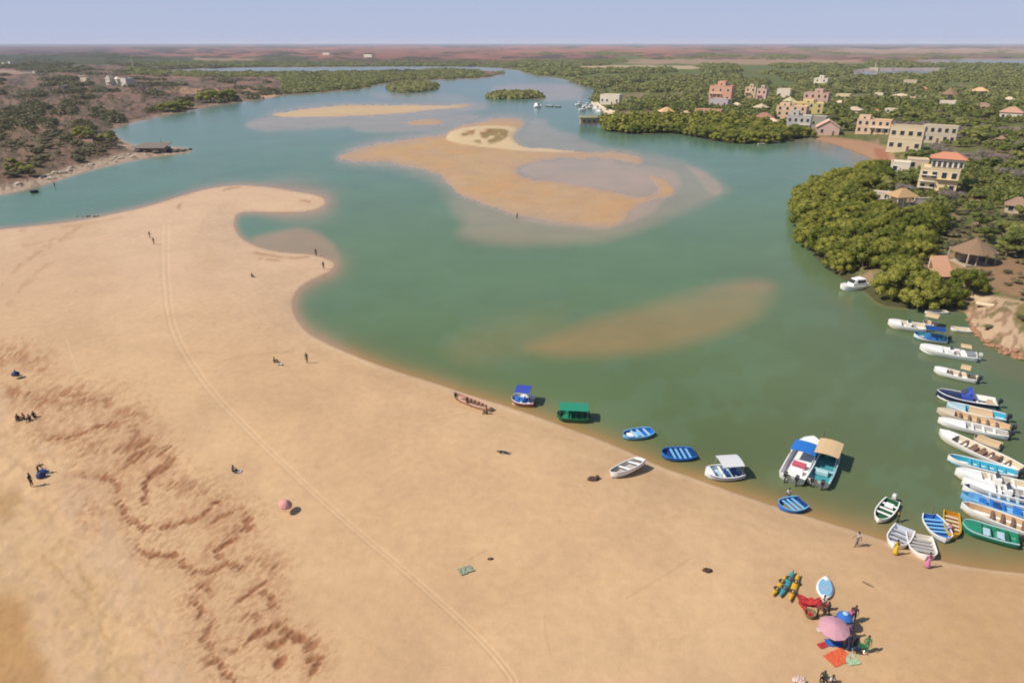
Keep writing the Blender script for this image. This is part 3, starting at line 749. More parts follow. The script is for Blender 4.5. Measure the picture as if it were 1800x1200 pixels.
def raw_mesh(name, v, f, mat):
    me = bpy.data.meshes.new(name)
    me.vertices.add(len(v)); me.vertices.foreach_set("co", np.asarray(v, np.float32).ravel())
    f = np.asarray(f, np.int32)
    me.loops.add(f.size); me.loops.foreach_set("vertex_index", f.ravel())
    me.polygons.add(len(f)); me.polygons.foreach_set("loop_start", np.arange(0, f.size, 4, dtype=np.int32)); me.polygons.foreach_set("loop_total", np.full(len(f), 4, np.int32))
    me.update(); me.validate(); me.materials.append(mat)
    return me
def tree_proto(kind, seed):
    """unit tree about 1 m across at scale 1: meshes (trunk, crown)"""
    rnd = random.Random(seed)
    cl = []; rl = []
    if kind == 'mangrove':
        n = 13
        for i in range(n):
            a = rnd.uniform(0, 6.283); q = math.sqrt(rnd.random())*.36
            z = .42 + .20*(1-q/.36) + rnd.uniform(-.10, .08)
            rr = rnd.uniform(.12, .19)
            cl.append((q*math.cos(a), q*math.sin(a), z)); rl.append((rr, rr, rr*.85))
        for i in range(7):
            a = i*.9 + rnd.random()*.5; cl.append((.38*math.cos(a), .38*math.sin(a), rnd.uniform(.16, .34))); r0 = rnd.uniform(.11, .16); rl.append((r0, r0, r0*1.1))
        nl, sz, mat, th = 1500, .030, LEAF_MANG, .035
    elif kind == 'shade':
        for i in range(9):
            a = rnd.uniform(0, 6.283); q = math.sqrt(rnd.random())*.34
            cl.append((q*math.cos(a), q*math.sin(a), .55 + rnd.uniform(-.08, .12))); rr = rnd.uniform(.13, .21); rl.append((rr, rr, rr*.7))
        nl, sz, mat, th = 1100, .032, LEAF_TREE, .035
    elif kind == 'shrub':
        for i in range(7):
            a = rnd.uniform(0, 6.283); q = math.sqrt(rnd.random())*.33
            cl.append((q*math.cos(a), q*math.sin(a), .20 + rnd.uniform(-.04, .08))); rr = rnd.uniform(.12, .2); rl.append((rr, rr, rr*.8))
        nl, sz, mat, th = 700, .035, LEAF_DARK, .02
    elif kind == 'bare':
        for i in range(8):
            a = rnd.uniform(0, 6.283); q = math.sqrt(rnd.random())*.33
            cl.append((q*math.cos(a), q*math.sin(a), .5 + rnd.uniform(-.1, .12))); rr = rnd.uniform(.13, .2); rl.append((rr, rr, rr*.8))
        nl, sz, mat, th = 650, .035, TWIG, .03
    core = MB(); 
    if kind != 'bare': crown_core(cl, rl, rnd, core, .74)
    v, f = leafy(cl, rl, nl, sz, rnd)
    if kind == 'bare':
        f = f.copy(); vv = v.reshape(-1, 4, 3); c = vv.mean(1, keepdims=True)
        w = vv[:, 1] - vv[:, 3]; vv[:, 1] = c[:, 0] + w*.14; vv[:, 3] = c[:, 0] - w*.14
        vv[:, 0] += (vv[:, 0] - c[:, 0])*.9; vv[:, 2] += (vv[:, 2] - c[:, 0])*.9
        v = vv.reshape(-1, 3)
    if core.v:
        cv = np.array(core.v); cf = [ff for ff in core.f if len(ff) == 4]
        f = np.concatenate([f, np.array(cf) + len(v)]); v = np.concatenate([v, cv])
    crown = raw_mesh("crown", v, f, mat)
    tb = MB()
    top = .5 if kind != 'shrub' else .18
    tb.tube([(0, 0, -.08), (.01, .0, top*.4), (.0, .02, top)], [th, th*.8, th*.4], 6)
    for i in range(5 if kind != 'mangrove' else 7):
        a = i*1.25 + rnd.random(); q = .25
        tb.tube([(0, 0, top*.45), (q*.5*math.cos(a), q*.5*math.sin(a), top*.8), (q*math.cos(a), q*math.sin(a), top*1.1)], [th*.55, th*.4, th*.15], 5)
    if kind == 'mangrove':
        for i in range(8):
            a = i*.8; q = .2
            tb.tube([(0, 0, .16), (q*.7*math.cos(a), q*.7*math.sin(a), .12), (q*math.cos(a), q*math.sin(a), -.08)], [.012, .012, .009], 4)
    tm = bpy.data.meshes.new("trunk"); tm.from_pydata(tb.v, [], tb.f); tm.materials.append(BARK)
    return tm, crown
PROTO = {k: [tree_proto(k, 100+i*7+j) for i in range(n)] for j, (k, n) in enumerate((('mangrove', 6), ('shade', 6), ('shrub', 5), ('bare', 3)))}
TNAME = {'mangrove': ('mangrove_tree', 'tree'), 'shade': ('shade_tree', 'tree'), 'shrub': ('shrub', 'shrub'), 'bare': ('bare_tree', 'tree')}
def plant(kind, x, y, z, size, hgt, label, group, rnd):
    t, c = PROTO[kind][rnd.randrange(len(PROTO[kind]))]
    nm, cat = TNAME[kind]
    e = empty(nm, (x, y, z), rnd.uniform(0, 6.283), label, cat, group)
    e.scale = (size, size, hgt)
    for n_, me in (("trunk", t), ("crown", c)):
        o = bpy.data.objects.new(n_, me); scene.collection.objects.link(o); o.parent = e
    return e

# ------------------------------------------------------------------ where things grow
def poly_in(pts, U, V): return inside(np.array(pts, float), U, V)
CLEAR = []       # (u0, u1, v0, v1) boxes kept free round buildings; filled below before planting
HOUSE_BOXES = []
def scatter(step, y0, y1, jit=.9, seed=1, ulim=(-120, 1950)):
    r = np.random.default_rng(seed)
    ys = np.arange(y0, y1, step)
    out = []
    for y in ys:
        xa = (ulim[0]-900)*(y*CP + CAM_H*SP)/F_PX; xb = (ulim[1]-900)*(y*CP + CAM_H*SP)/F_PX
        n = int((xb-xa)/step)
        x = xa + (np.arange(n)+.5)*step + r.uniform(-.5, .5, n)*step*jit
        out.append(np.stack([x, y + r.uniform(-.5, .5, n)*step*jit], 1))
    P = np.concatenate(out)
    U, V = xy_to_uv(P[:, 0], P[:, 1])
    return P, U, V

# ================================================================== houses
GLASS = pm("dark_glass", (.03, .035, .04), .15, .1, 2.0)
SHADE = pm("opening_shade", (.05, .04, .035), .8, .1, 2.0)  # dark fill painted in for the shade inside archways and cockpits
WOODB = pm("brown_wood", (.14, .075, .04), .7, .2, 5.0)
WHITEP = paint("white_plaster", 236, 226, 208, .75)
TERRA = paint("terracotta_tiles", 212, 142, 108, .8, .15, 6.0)
THATCH = pm("thatch", A(150, 120, 92), .95, .25, 5.0)

def px_h(p, hpx, v):
    """height in metres of an upright at p that spans hpx map pixels ending at row v"""
    Z = depth_of(p); yd = v - 600
    return hpx*Z/(F_PX*CP - yd*SP)
def window(parent, M, w, h, glass=GLASS, frame=WHITEP, name="window"):
    mb = MB()
    t = .09
    mb.box(-w/2-t, -w/2, -.06, .04, 0, h, M); mb.box(w/2, w/2+t, -.06, .04, 0, h, M)
    mb.box(-w/2-t, w/2+t, -.062, .042, h, h+t, M); mb.box(-w/2-t-.05, w/2+t+.05, -.11, .043, -t, 0, M)
    o = mb.obj(name, frame, parent)
    MB().box(-w/2, w/2, -.02, .03, 0, h, M).obj("pane", glass, o)
    return o
def fh_(h, f): return h/f
def house(u0, u1, vb, vt, wall, label, name="house", cat="house", roof='flat', roofm=None, depth=.8, floors=1, rot=0.0, win=3, group=None,
          arcade=False, roof_h=.28, trim=None, wname="window", ww=.9, clear=True, doors=True, parapet=True):
    uc = (u0+u1)/2
    if not rot: rot = R(-20 - 16*abs(math.sin(u0*12.9)))
    p = at(uc, vb)
    Z = depth_of(p); W = (u1-u0)*Z/F_PX
    Ht = max(px_h(p, vb-vt, vb), 2.2)*1.04; W *= .93
    D = W*depth
    if D > 16: D = 16
    e = empty(name, (p.x, p.y + D*.5, p.z), rot, label, cat, group)
    HOUSE_BOXES.append((p.x, p.y + D*.5, max(W, D)*.5 + 1.5, p.y, W*.5, u0, u1, vt, vb))
    hw = Ht if roof == 'flat' else Ht*(1-roof_h)
    x0, x1, y0, y1 = -W/2, W/2, -D/2, D/2
    b = MB(); b.box(x0, x1, y0, y1, -1.0, hw)
    if floors > 1:
        for k in range(1, floors): b.box(x0-.08, x1+.08, y0-.08, y1+.08, hw*k/floors-.1, hw*k/floors+.06)
    if roof == 'flat' and parapet:
        for q in ((x0-.06, x1+.06, y0-.06, y0+.2), (x0-.06, x1+.06, y1-.2, y1+.06), (x0-.06, x0+.2, y0+.2, y1-.2), (x1-.2, x1+.06, y0+.2, y1-.2)):
            b.box(q[0], q[1], q[2], q[3], hw+.003, hw+.45)
    wm_ = b.obj("wall", wall, e)
    rm = roofm or TERRA
    ov = .5
    if roof == 'hip':
        rz = Ht - hw; ins = min(W, D)/2*.98
        mb = MB(); z = hw + .02
        mb.rings([[(x0-ov, y0-ov, z-.12), (x1+ov, y0-ov, z-.12), (x1+ov, y1+ov, z-.12), (x0-ov, y1+ov, z-.12)],
                  [(x0-ov, y0-ov, z), (x1+ov, y0-ov, z), (x1+ov, y1+ov, z), (x0-ov, y1+ov, z)],
                  [(x0+ins, y0+D*.5-.05, z+rz), (x1-ins, y0+D*.5-.05, z+rz), (x1-ins, y1-D*.5+.05, z+rz), (x0+ins, y1-D*.5+.05, z+rz)]])
        mb.obj("roof", rm, e)
    elif roof == 'gable':
        rz = Ht - hw; z = hw + .02
        mb = MB()
        pr = [(x0-ov, z-.15), (x0-ov, z), (0, z+rz), (x1+ov, z), (x1+ov, z-.15), (0, z+rz-.2)]
        mb.rings([[(x, y0-.5, zz) for x, zz in pr], [(x, y1+.5, zz) for x, zz in pr]])
        mb.obj("roof", rm, e)
        MB().rings([[(x0, y0+.01, hw-.01), (x1, y0+.01, hw-.01), (0, y0+.01, hw+rz-.15)], [(x0, y1-.01, hw-.01), (x1, y1-.01, hw-.01), (0, y1-.01, hw+rz-.15)]]).obj("gable", wall, e)
    elif roof == 'cone':
        rz = Ht - hw; mb = MB()
        mb.lathe([(W*.75, hw-.5), (W*.72, hw-.42), (W*.4, hw+rz*.45), (W*.06, hw+rz), (.02, hw+rz+.15)], 14)
        mb.obj("roof", rm, e)
    elif roof == 'flat':
        MB().box(x0+.21, x1-.21, y0+.21, y1-.21, hw-.05, hw+.06).obj("roof", rm if roofm else wall, e)
    hs = abs(math.sin(u0*7.7))
    if floors > 1 and roof == 'flat' and vb < 260 and name == "house":
        rx = x0 + .1 + hs*W*.4
        rb_ = MB().box(rx, rx+W*.34, y0+D*.25, y1-.25, hw+.07, hw+.07+fh_(hw, floors)*.62).obj("roof_room", wall, e)
        window(rb_, Matrix.Translation((rx+W*.17, y0+D*.25, hw+.5)), min(1.0, W*.12), fh_(hw, floors)*.28)
        MB().lathe([(.55, 0), (.6, .1), (.6, 1.1), (.2, 1.3)], 12, c=(rx+W*.34+.9, y0+D*.6, hw+.07)).obj("water_tank", GREY, e)
        vx0, vx1 = (x0+.2, x0+W*.55) if hs > .5 else (x0+W*.4, x1-.2)
        ver = MB(); ver.box(vx0, vx1, y0-1.6, y0-.07, hw/floors-.14, hw/floors)
        for q in range(4):
            xx = vx0+.12 + (vx1-vx0-.24)*q/3
            ver.box(xx-.1, xx+.1, y0-1.55, y0-1.35, -1, hw/floors-.141)
            ver.box(xx-.04, xx+.04, y0-1.55, y0-1.47, hw/floors+.001, hw/floors+.95)
        ver.box(vx0, vx1, y0-1.56, y0-1.46, hw/floors+.951, hw/floors+1.02)
        ver.obj("veranda", trim or WHITEP, e)
    # openings on the lagoon side and the sunny west side
    fh = hw/floors; wh = min(1.7, fh*.55)
    for fl in range(floors):
        zb = fl*fh + fh*.32
        if arcade and fl == arcade - 1:
            n = max(3, win)
            for k in range(n):
                xc = x0 + W*(k+.5)/n; aw = W/n*.62
                mb = MB(); pr = [(-aw/2, 0)] + [(-aw/2*math.cos(a), fh*.42 + aw*.35*math.sin(a)) for a in (0, .5, 1.05, 1.57, 2.1, 2.64, 3.1416)] + [(aw/2, 0)]
                mb.rings([[(xc+x, y0-.03, fl*fh+.25+z) for x, z in pr], [(xc+x, y0+.05, fl*fh+.25+z) for x, z in pr]])
                mb.obj("archway", SHADE, e)
            continue
        for k in range(win):
            xc = x0 + W*(k+.5)/win
            w_ = min(ww*1.5, W/win*.5)
            if doors and fl == 0 and k == win//2:
                d = MB().box(xc-.5, xc+.5, y0-.05, y0+.03, 0.02, min(2.1, hw*.8)).obj("door", WOODB, e)
                MB().box(xc+.36, xc+.42, y0-.09, y0-.05, .95, 1.05).obj("handle", GLASS, d)
                continue
            window(e, Matrix.Translation((xc, y0, zb)), w_, wh, frame=trim or WHITEP)
        nw_ = max(1, int(D/4))
        for k in range(nw_):
            yc = y0 + D*(k+.5)/nw_
            window(e, Matrix.Translation((x0, yc, zb)) @ Matrix.Rotation(-math.pi/2, 4, 'Z'), min(.9, D/nw_*.4), wh, frame=trim or WHITEP)
    return e, W, D, hw
def P(n, r, g, b, rough=.8):
    q = .50 if 'roof' not in n else .28
    r, g, b = r*(1-q)+244*q, g*(1-q)+220*q, b*(1-q)+186*q
    return paint(n, r, g, b, rough, .1, 1.5)

PEACH, CREAM, YEL, PINK, STONE, GREY, MAROON, TAN, WHITE2, ORANGE = (P("peach_plaster", 226, 172, 132), P("cream_plaster", 232, 208, 150), P("yellow_plaster", 232, 198, 92),
    P("pink_plaster", 206, 152, 148), P("bare_stone", 204, 184, 144), P("grey_plaster", 178, 166, 150), P("maroon_plaster", 138, 70, 62), P("tan_plaster", 204, 170, 128), P("chalk_plaster", 240, 232, 214), P("orange_plaster", 226, 150, 84))
BROWNR = P("brown_roof", 128, 92, 74); REDR = P("red_roof", 176, 92, 70); PALER = P("pale_roof", 226, 200, 168); GREENR = P("green_roof", 168, 176, 118)
BLUEW = P("blue_grey_wall", 150, 160, 176); DGREY = P("slate_wall", 92, 98, 104)

# the villa with the arcade
e, W, D, hw = house(1622, 1686, 342, 301, CREAM, "cream yellow villa block with balconies, below the white arcaded storey with tiled roof", floors=2, win=4, depth=.62, roof='flat', name="villa", cat="villa")
for k in range(3):
    MB().box(-W*.5+.3, -W*.08, -D/2-1.1, -D/2-.003, hw*.25*(k+1), hw*.25*(k+1)+.15).obj("balcony", WHITEP, e)
for k in (0, 1):
    MB().box(-W*.06+.0, W*.5-.2, -D/2-1.0, -D/2-.003, hw*.5*k+.9, hw*.5*k+1.02).obj("canopy_slab", YEL, e)
b = MB(); ux0, ux1, uy0, uy1 = -W*.27, W*.55, -D*.28, D*.62; z0 = hw + .46
b.box(ux0, ux1, uy0, uy1, z0, z0+hw*.34)
b.obj("upper_storey", WHITEP, e)
n = 6
for k in range(n):
    xc = ux0 + (ux1-ux0)*(k+.5)/n; aw = (ux1-ux0)/n*.6
    pr = [(-aw/2, 0)] + [(-aw/2*math.cos(a), hw*.17 + aw*.4*math.sin(a)) for a in (0, .5, 1.05, 1.57, 2.1, 2.64, 3.1416)] + [(aw/2, 0)]
    MB().rings([[(xc+x, uy0-.05, z0+.15+z) for x, z in pr], [(xc+x, uy0+.05, z0+.15+z) for x, z in pr]]).obj("archway", SHADE, e)
zt = z0+hw*.34; cx_, cy_ = (ux0+ux1)/2, (uy0+uy1)/2
MB().rings([[(ux0-.7, uy0-.7, zt+.01), (ux1+.7, uy0-.7, zt+.01), (ux1+.7, uy1+.7, zt+.01), (ux0-.7, uy1+.7, zt+.01)], [(ux0-.7, uy0-.7, zt+.15), (ux1+.7, uy0-.7, zt+.15), (ux1+.7, uy1+.7, zt+.15), (ux0-.7, uy1+.7, zt+.15)],
            [(cx_-W*.17, cy_-.1, zt+hw*.24), (cx_+W*.17, cy_-.1, zt+hw*.24), (cx_+W*.17, cy_+.1, zt+hw*.24), (cx_-W*.17, cy_+.1, zt+hw*.24)]]).obj("roof", TERRA, e)

H_ = [ # u0,u1,vb,vt, wall, label, options
 (1570, 1602, 308, 288, WHITE2, "low white flat house left of the arcaded villa", dict(win=2)),
 (1600, 1634, 300, 283, PALER, "tan flat roofed annexe touching the villa on its left", dict(win=2, roofm=PALER)),
 (1524, 1566, 354, 340, WHITE2, "low pale walled shed with brown front at the foot of the mangroves", dict(win=3, roofm=BROWNR, depth=.3, name="shed", cat="shed")),
 (1567, 1624, 266, 226, STONE, "unfinished two storey stone house with dark window holes by the red beach", dict(floors=2, win=4, depth=.5, trim=STONE, roofm=BROWNR, ww=1.5)),
 (1624, 1682, 252, 224, GREY, "grey walled ruin with battlements behind the unfinished stone house", dict(floors=2, win=5, depth=.35, trim=GREY, name="ruin", cat="ruin")),
 (1510, 1568, 236, 213, PEACH, "long peach two storey house with a gallery above the beach", dict(floors=2, win=5, depth=.4, roofm=PEACH)),
 (1441, 1481, 238, 213, PINK, "pink gabled house standing right above the small beach", dict(win=2, roof='gable', roof_h=.5, depth=1.0, roofm=P("salmon_roof", 224, 172, 142))),
 (1386, 1428, 233, 206, BLUEW, "modern pale blue house with columns and a flat white roof", dict(floors=2, win=4, depth=.6, roofm=WHITE2)),
 (1428, 1456, 226, 207, DGREY, "dark slate extension at the right end of the columned house", dict(win=2, depth=.8, roofm=WHITE2, name="extension", cat="house wing")),
 (1342, 1376, 224, 210, PEACH, "small peach house with a pale roof at the mangrove edge", dict(win=3, roof='hip', roofm=PALER, roof_h=.45)),
 (1368, 1422, 214, 189, PEACH, "peach three storey house with stepped terraces behind the columned house", dict(floors=3, win=4, depth=.5)),
 (1394, 1450, 200, 183, YEL, "bright yellow house with a flat terrace at the middle of the village", dict(floors=2, win=4, depth=.5, roofm=CREAM)),
 (1416, 1460, 186, 165, P("dusty_rose", 192, 136, 128), "dusty rose house with red galleries behind the bright yellow house", dict(floors=2, win=4, depth=.5, roofm=MAROON, trim=MAROON)),
 (1302, 1332, 222, 206, BROWNR, "brown roofed low house, leftmost of two beside the mangrove belt", dict(win=2, roof='hip', roofm=BROWNR, roof_h=.5)),
 (1328, 1364, 220, 200, MAROON, "dark red low house beside the brown roofed house", dict(win=3, roof='hip', roofm=P("rust_roof", 150, 84, 66), roof_h=.45)),
 (1250, 1292, 178, 153, P("coral_plaster", 214, 124, 96), "coral red two storey house with roof terrace on the village's left side", dict(floors=2, win=3, depth=.6, roofm=REDR)),
 (1248, 1284, 190, 176, P("lilac_plaster", 150, 146, 178), "lilac low building in front of the coral red house", dict(win=3, depth=.4)),
 (1312, 1332, 172, 155, TAN, "tan half built tower house among trees", dict(floors=2, win=2, trim=TAN)),
 (1332, 1350, 178, 158, PINK, "pale pink house beside the tan half built tower house", dict(floors=2, win=2, trim=PINK)),
 (1368, 1392, 174, 158, WHITE2, "white cube house with a dark porch in the trees", dict(win=2, depth=.7)),
 (1434, 1458, 154, 139, WHITE2, "white square house by the creek behind the village", dict(floors=2, win=2)),
 (1590, 1612, 151, 142, PALER, "pale flat roofed house far up among the trees", dict(win=2, depth=.5)),
 (1712, 1742, 168, 155, ORANGE, "house with an orange roof and yellow front in the woods", dict(win=2, roof='hip', roofm=ORANGE, roof_h=.5)),
 (1654, 1680, 192, 179, WHITE2, "small white bungalow with pale awning in the woods", dict(win=3, depth=.5)),
 (1636, 1646, 192, 184, WHITE2, "tiny white hut left of the small white bungalow", dict(win=1, doors=False, name="hut", cat="hut")),
 (1572, 1606, 176, 166, TAN, "tan bungalow with low pitched roof in mid village woods", dict(win=3, roof='hip', roofm=PALER, roof_h=.5)),
 (1490, 1522, 200, 189, TAN, "long tan bungalow with a grey roof above the beach houses", dict(win=3, roof='hip', roofm=P("grey_tile", 176, 150, 132), roof_h=.5)),
 (1474, 1498, 175, 167, CREAM, "cream bungalow with a greenish roof right of the dusty rose house", dict(win=2, roofm=GREENR)),
 (1560, 1584, 200, 193, WHITE2, "narrow whitish roofed shed between dark trees", dict(win=2, roofm=GREENR, name="shed", cat="shed")),
 (1716, 1752, 196, 182, TAN, "house with a brown tiled roof near the right edge of the woods", dict(win=3, roof='hip', roofm=BROWNR, roof_h=.5)),
 (1766, 1802, 212, 190, WHITE2, "white walled house with tan wing at the right edge", dict(win=3, roof='hip', roofm=P("clay_roof", 186, 130, 106), roof_h=.4)),
 (1604, 1616, 180, 172, TAN, "small square kiosk right of the tan bungalow", dict(win=1, doors=False, name="kiosk", cat="kiosk")),
 (1776, 1810, 376, 350, P("mud_plaster", 186, 160, 130), "mud coloured house with brown roof at the right edge, level with the villa", dict(win=2, roof='hip', roofm=BROWNR, roof_h=.5)),
 (1056, 1094, 184, 168, WHITE2, "white waterfront building with dark porches at the marina", dict(win=4, floors=1, depth=.5)),
 (1196, 1216, 206, 196, P("rose_wall", 210, 160, 132), "small rose coloured pavilion between the mangroves and the coral red house", dict(win=2, roof='hip', roofm=P("rose_roof", 214, 168, 140), roof_h=.5)),
 (1222, 1272, 204, 194, P("brick_wall", 186, 112, 88), "long low brick red building in front of the lilac building", dict(win=5, depth=.3, roofm=P("pinkish_roof", 210, 160, 132))),
 (186, 200, 150, 138, WHITE2, "tall white building, leftmost of the white group on the left plain", dict(win=2, floors=2, group="white buildings on the left plain")),
 (200, 212, 150, 136, WHITE2, "middle white building with a rounded roof on the left plain", dict(win=2, roof='hip', roofm=WHITE2, group="white buildings on the left plain")),
 (212, 232, 152, 139, P("bluish_wall", 206, 204, 208), "bluish white building, rightmost of the white group on the left plain", dict(win=3, group="white buildings on the left plain")),
 (140, 158, 145, 138, PALER, "low pale building alone on the brown plain left of the white group", dict(win=2, depth=.4)),
 (2, 12, 116, 111, WHITE2, "white farmhouse, left of two at the far left edge", dict(win=2)),
 (14, 22, 115, 109, WHITE2, "white farmhouse, right of two at the far left edge", dict(win=2)),
 (57, 64, 130, 126, WHITE2, "lone white hut on the far left plain below the farmhouses", dict(win=1, doors=False, name="hut", cat="hut")),
 (638, 658, 101, 96.5, WHITE2, "distant white shed on the red plain beyond the long lagoon", dict(win=3, depth=.3, name="shed", cat="shed")),
 (566, 582, 97, 93.5, WHITE2, "distant pale shed on the red plain, left of the distant white shed", dict(win=3, depth=.3, name="shed", cat="shed")),
 (1470, 1486, 185, 177, CREAM, "little cream house below the cream bungalow with greenish roof", dict(win=2, roof='hip', roofm=PALER, roof_h=.5)),
 (1534, 1550, 200, 193, PALER, "little pale house left of the narrow whitish shed", dict(win=2, roof='hip', roofm=TERRA, roof_h=.5)),
 (1768, 1786, 180, 171, WHITE2, "white cottage above the white walled house at the right edge", dict(win=2, roof='hip', roofm=PALER, roof_h=.5)),
 (1288, 1304, 190, 181, PEACH, "peach cottage right of the lilac low building", dict(win=2, roof='hip', roofm=PALER, roof_h=.5)),
 (1618, 1632, 160, 153, CREAM, "cream cottage beyond the tan bungalow in the woods", dict(win=2, roof='hip', roofm=TERRA, roof_h=.5)),
 (1684, 1700, 206, 198, TAN, "tan cottage left of the house with brown tiled roof", dict(win=2, roof='hip', roofm=PALER, roof_h=.5)),
 (1540, 1554, 172, 165, WHITE2, "white cottage left of the tan bungalow in the woods", dict(win=2)),
 (1754, 1770, 250, 240, P("terra_wall", 190, 140, 116), "reddish cottage among trees at the right, above the villa level", dict(win=2, roof='hip', roofm=BROWNR, roof_h=.5)),
 (1531, 1547, 126, 120, GREY, "far grey block beside the pale mudflat behind the village", dict(win=2)),
]
for (u0, u1, vb, vt, wl_, lab, op) in H_:
    house(u0, u1, vb, vt, wl_, lab, **op)

# grey long wall, garden walls
def wall_thing(u0, v0, u1, v1, h, mat, label, name="garden_wall", th=.3):
    a = at(u0, v0); b = at(u1, v1)
    d = (b-a); L_ = math.hypot(d.x, d.y)
    e = empty(name, a, math.atan2(d.y, d.x), label, "wall")
    dz = b.z - a.z
    mb = MB(); mb.rings([[(0, -th/2, -1), (0, th/2, -1), (0, th/2, h), (0, -th/2, h)], [(L_, -th/2, -1+dz), (L_, th/2, -1+dz), (L_, th/2, h+dz), (L_, -th/2, h+dz)]])
    mb.obj("wall_face", mat, e)
    MB().rings([[(-.1, -th/2-.08, h+.003), (-.1, th/2+.08, h+.003), (-.1, th/2+.08, h+.12), (-.1, -th/2-.08, h+.12)], [(L_+.1, -th/2-.08, h+dz+.003), (L_+.1, th/2+.08, h+dz+.003), (L_+.1, th/2+.08, h+dz+.12), (L_+.1, -th/2-.08, h+dz+.12)]]).obj("coping", WHITEP, e)
wall_thing(1658, 240, 1718, 233, 2.2, GREY, "long grey garden wall right of the battlemented ruin")
wall_thing(1606, 358, 1688, 356, 1.5, WHITEP, "white garden wall in front of the arcaded villa")
wall_thing(1524, 360, 1568, 359, 1.5, P("rust_wall", 176, 128, 100), "low rusty wall left of the white gazebo")
wall_thing(1690, 300, 1740, 296, 1.6, GREY, "short grey wall among trees right of the villa")
wall_thing(1722, 333, 1756, 331, 1.2, P("pink_wall", 196, 140, 120), "low pink wall behind the trees right of the villa")
wall_thing(1560, 300, 1570, 318, 1.3, WHITEP, "short white wall running down to the red beach")

# white gazebo with hip roof and columns
def pavilion(u, vb, wpx, hpx, wall, roofm, label, name="gazebo", cols=4, conical=False, bench=False):
    p = at(u, vb); Z = depth_of(p); W = wpx*Z/F_PX; Ht = px_h(p, hpx, vb)
    e = empty(name, (p.x, p.y + W*.35, p.z), R(8), label, name.replace('_', ' '))
    HOUSE_BOXES.append((p.x, p.y+W*.35, W*.6+1, p.y, W*.5, u-wpx/2, u+wpx/2, vb-hpx, vb - (0 if hpx > 40 else 0)))
    hx, hy, hw = W*.42, W*.34, Ht*.55
    MB().box(-hx-.2, hx+.2, -hy-.2, hy+.2, -.8, .12).obj("floor_slab", wall, e)
    for i in range(cols):
        for j in (-1, 1):
            x = -hx + 2*hx*i/(cols-1)
            MB().tube([(x, j*hy, .1), (x, j*hy, hw)], .16, 8).obj("column", wall, e)
    MB().box(-hx*.7, hx*.7, hy*.2, hy*.8, .12, hw*.98).obj("back_room", wall, e)
    if conical:
        mb = MB(); prof = [(1.0, hw-.25), (.98, hw-.1), (.62, hw+(Ht-hw)*.34), (.30, hw+(Ht-hw)*.70), (.05, Ht), (.02, Ht+.3)]
        rr = random.Random(3); n_ = 28
        mb.rings([[(W*.58*r*math.cos(2*math.pi*k/n_)*(1+.03*rr.uniform(-1, 1)), W*.5*r*math.sin(2*math.pi*k/n_)*(1+.03*rr.uniform(-1, 1)), z + .06*rr.uniform(-1, 1)) for k in range(n_)] for r, z in prof])
        mb.obj("thatched_roof", roofm, e)
    else:
        MB().rings([[(-hx-.6, -hy-.6, hw), (hx+.6, -hy-.6, hw), (hx+.6, hy+.6, hw), (-hx-.6, hy+.6, hw)], [(-hx-.6, -hy-.6, hw+.12), (hx+.6, -hy-.6, hw+.12), (hx+.6, hy+.6, hw+.12), (-hx-.6, hy+.6, hw+.12)],
                    [(-.5, -.1, Ht), (.5, -.1, Ht), (.5, .1, Ht), (-.5, .1, Ht)]]).obj("roof", roofm, e)
    return e
pavilion(1590, 364, 42, 30, WHITE2, P("ochre_roof", 176, 132, 78), "white gazebo with ochre hipped roof below the arcaded villa")
pavilion(1720, 468, 66, 42, P("hut_wall", 150, 138, 128), THATCH, "large round thatched hut on posts above the moorings", "thatched_hut", 4, True)
pavilion(1672, 178, 26, 22, TAN, THATCH, "small conical thatched hut in the village woods", "thatched_hut", 3, True)
pavilion(1172, 207, 26, 18, P("gz_wall", 190, 140, 110), ORANGE, "small pavilion with orange peaked roof behind the left mangrove belt", "pavilion", 3)
pavilion(1390, 186, 22, 15, TAN, P("olive_thatch", 170, 168, 110), "olive thatched shelter behind the peach three storey house", "shelter", 3, True)
pavilion(1340, 196, 26, 13, TAN, P("grey_thatch", 176, 156, 124), "greyish thatched shelter above the dark red low house", "shelter", 3, True)
# orange tiled lean-to left of the thatched hut
p = at(1654, 492); e = empty("tiled_shed", p, R(6), "steep orange tiled shed roof left of the large thatched hut", "shed")
HOUSE_BOXES.append((p.x, p.y, 4, p.y, 2, 1640, 1668, 456, 490))
MB().box(-1.6, 1.6, 0, 2.6, -.5, 1.6).obj("wall", TAN, e)
MB().rings([[(-1.9, -.9, .9), (1.9, -.9, .9), (1.7, 2.2, 4.3), (-1.7, 2.2, 4.3)], [(-1.9, -.8, .75), (1.9, -.8, .75), (1.7, 2.4, 4.15), (-1.7, 2.4, 4.15)]]).obj("roof", P("orange_tiles", 218, 128, 84), e)
MB().box(-1.5, 1.5, 2.2, 2.55, 1.6, 4.1).obj("back_wall", TAN, e)

# the low fishermen's shelter and boulders on the rocky point of the left bank
p = at(266, 268); e = empty("fishing_shelter", p, R(-4), "low dark roofed shelter on the rocky point of the left bank", "shelter")
MB().box(-7, 6, 0, 6, -.5, 1.9).obj("wall", P("dark_timber", 84, 70, 64), e)
MB().rings([[(-8, -1.2, 2.0), (7, -1.2, 2.2), (6.4, 7, 3.6), (-6.6, 7, 3.2)], [(-8, -1.3, 1.8), (7, -1.3, 2.0), (6.4, 7.1, 3.4), (-6.6, 7.1, 3.0)]]).obj("roof", P("weathered_roof", 84, 72, 68), e)
for x in (-6.5, -3, 0, 3, 6): MB().tube([(x, -.9, -.5), (x, -.9, 1.9)], .1, 6).obj("post", WOODB, e)
MB().tube([(3.5, 3, 3), (3.5, 3, 5.6)], .12, 6).obj("mast", P("olive_paint", 168, 170, 120), e)

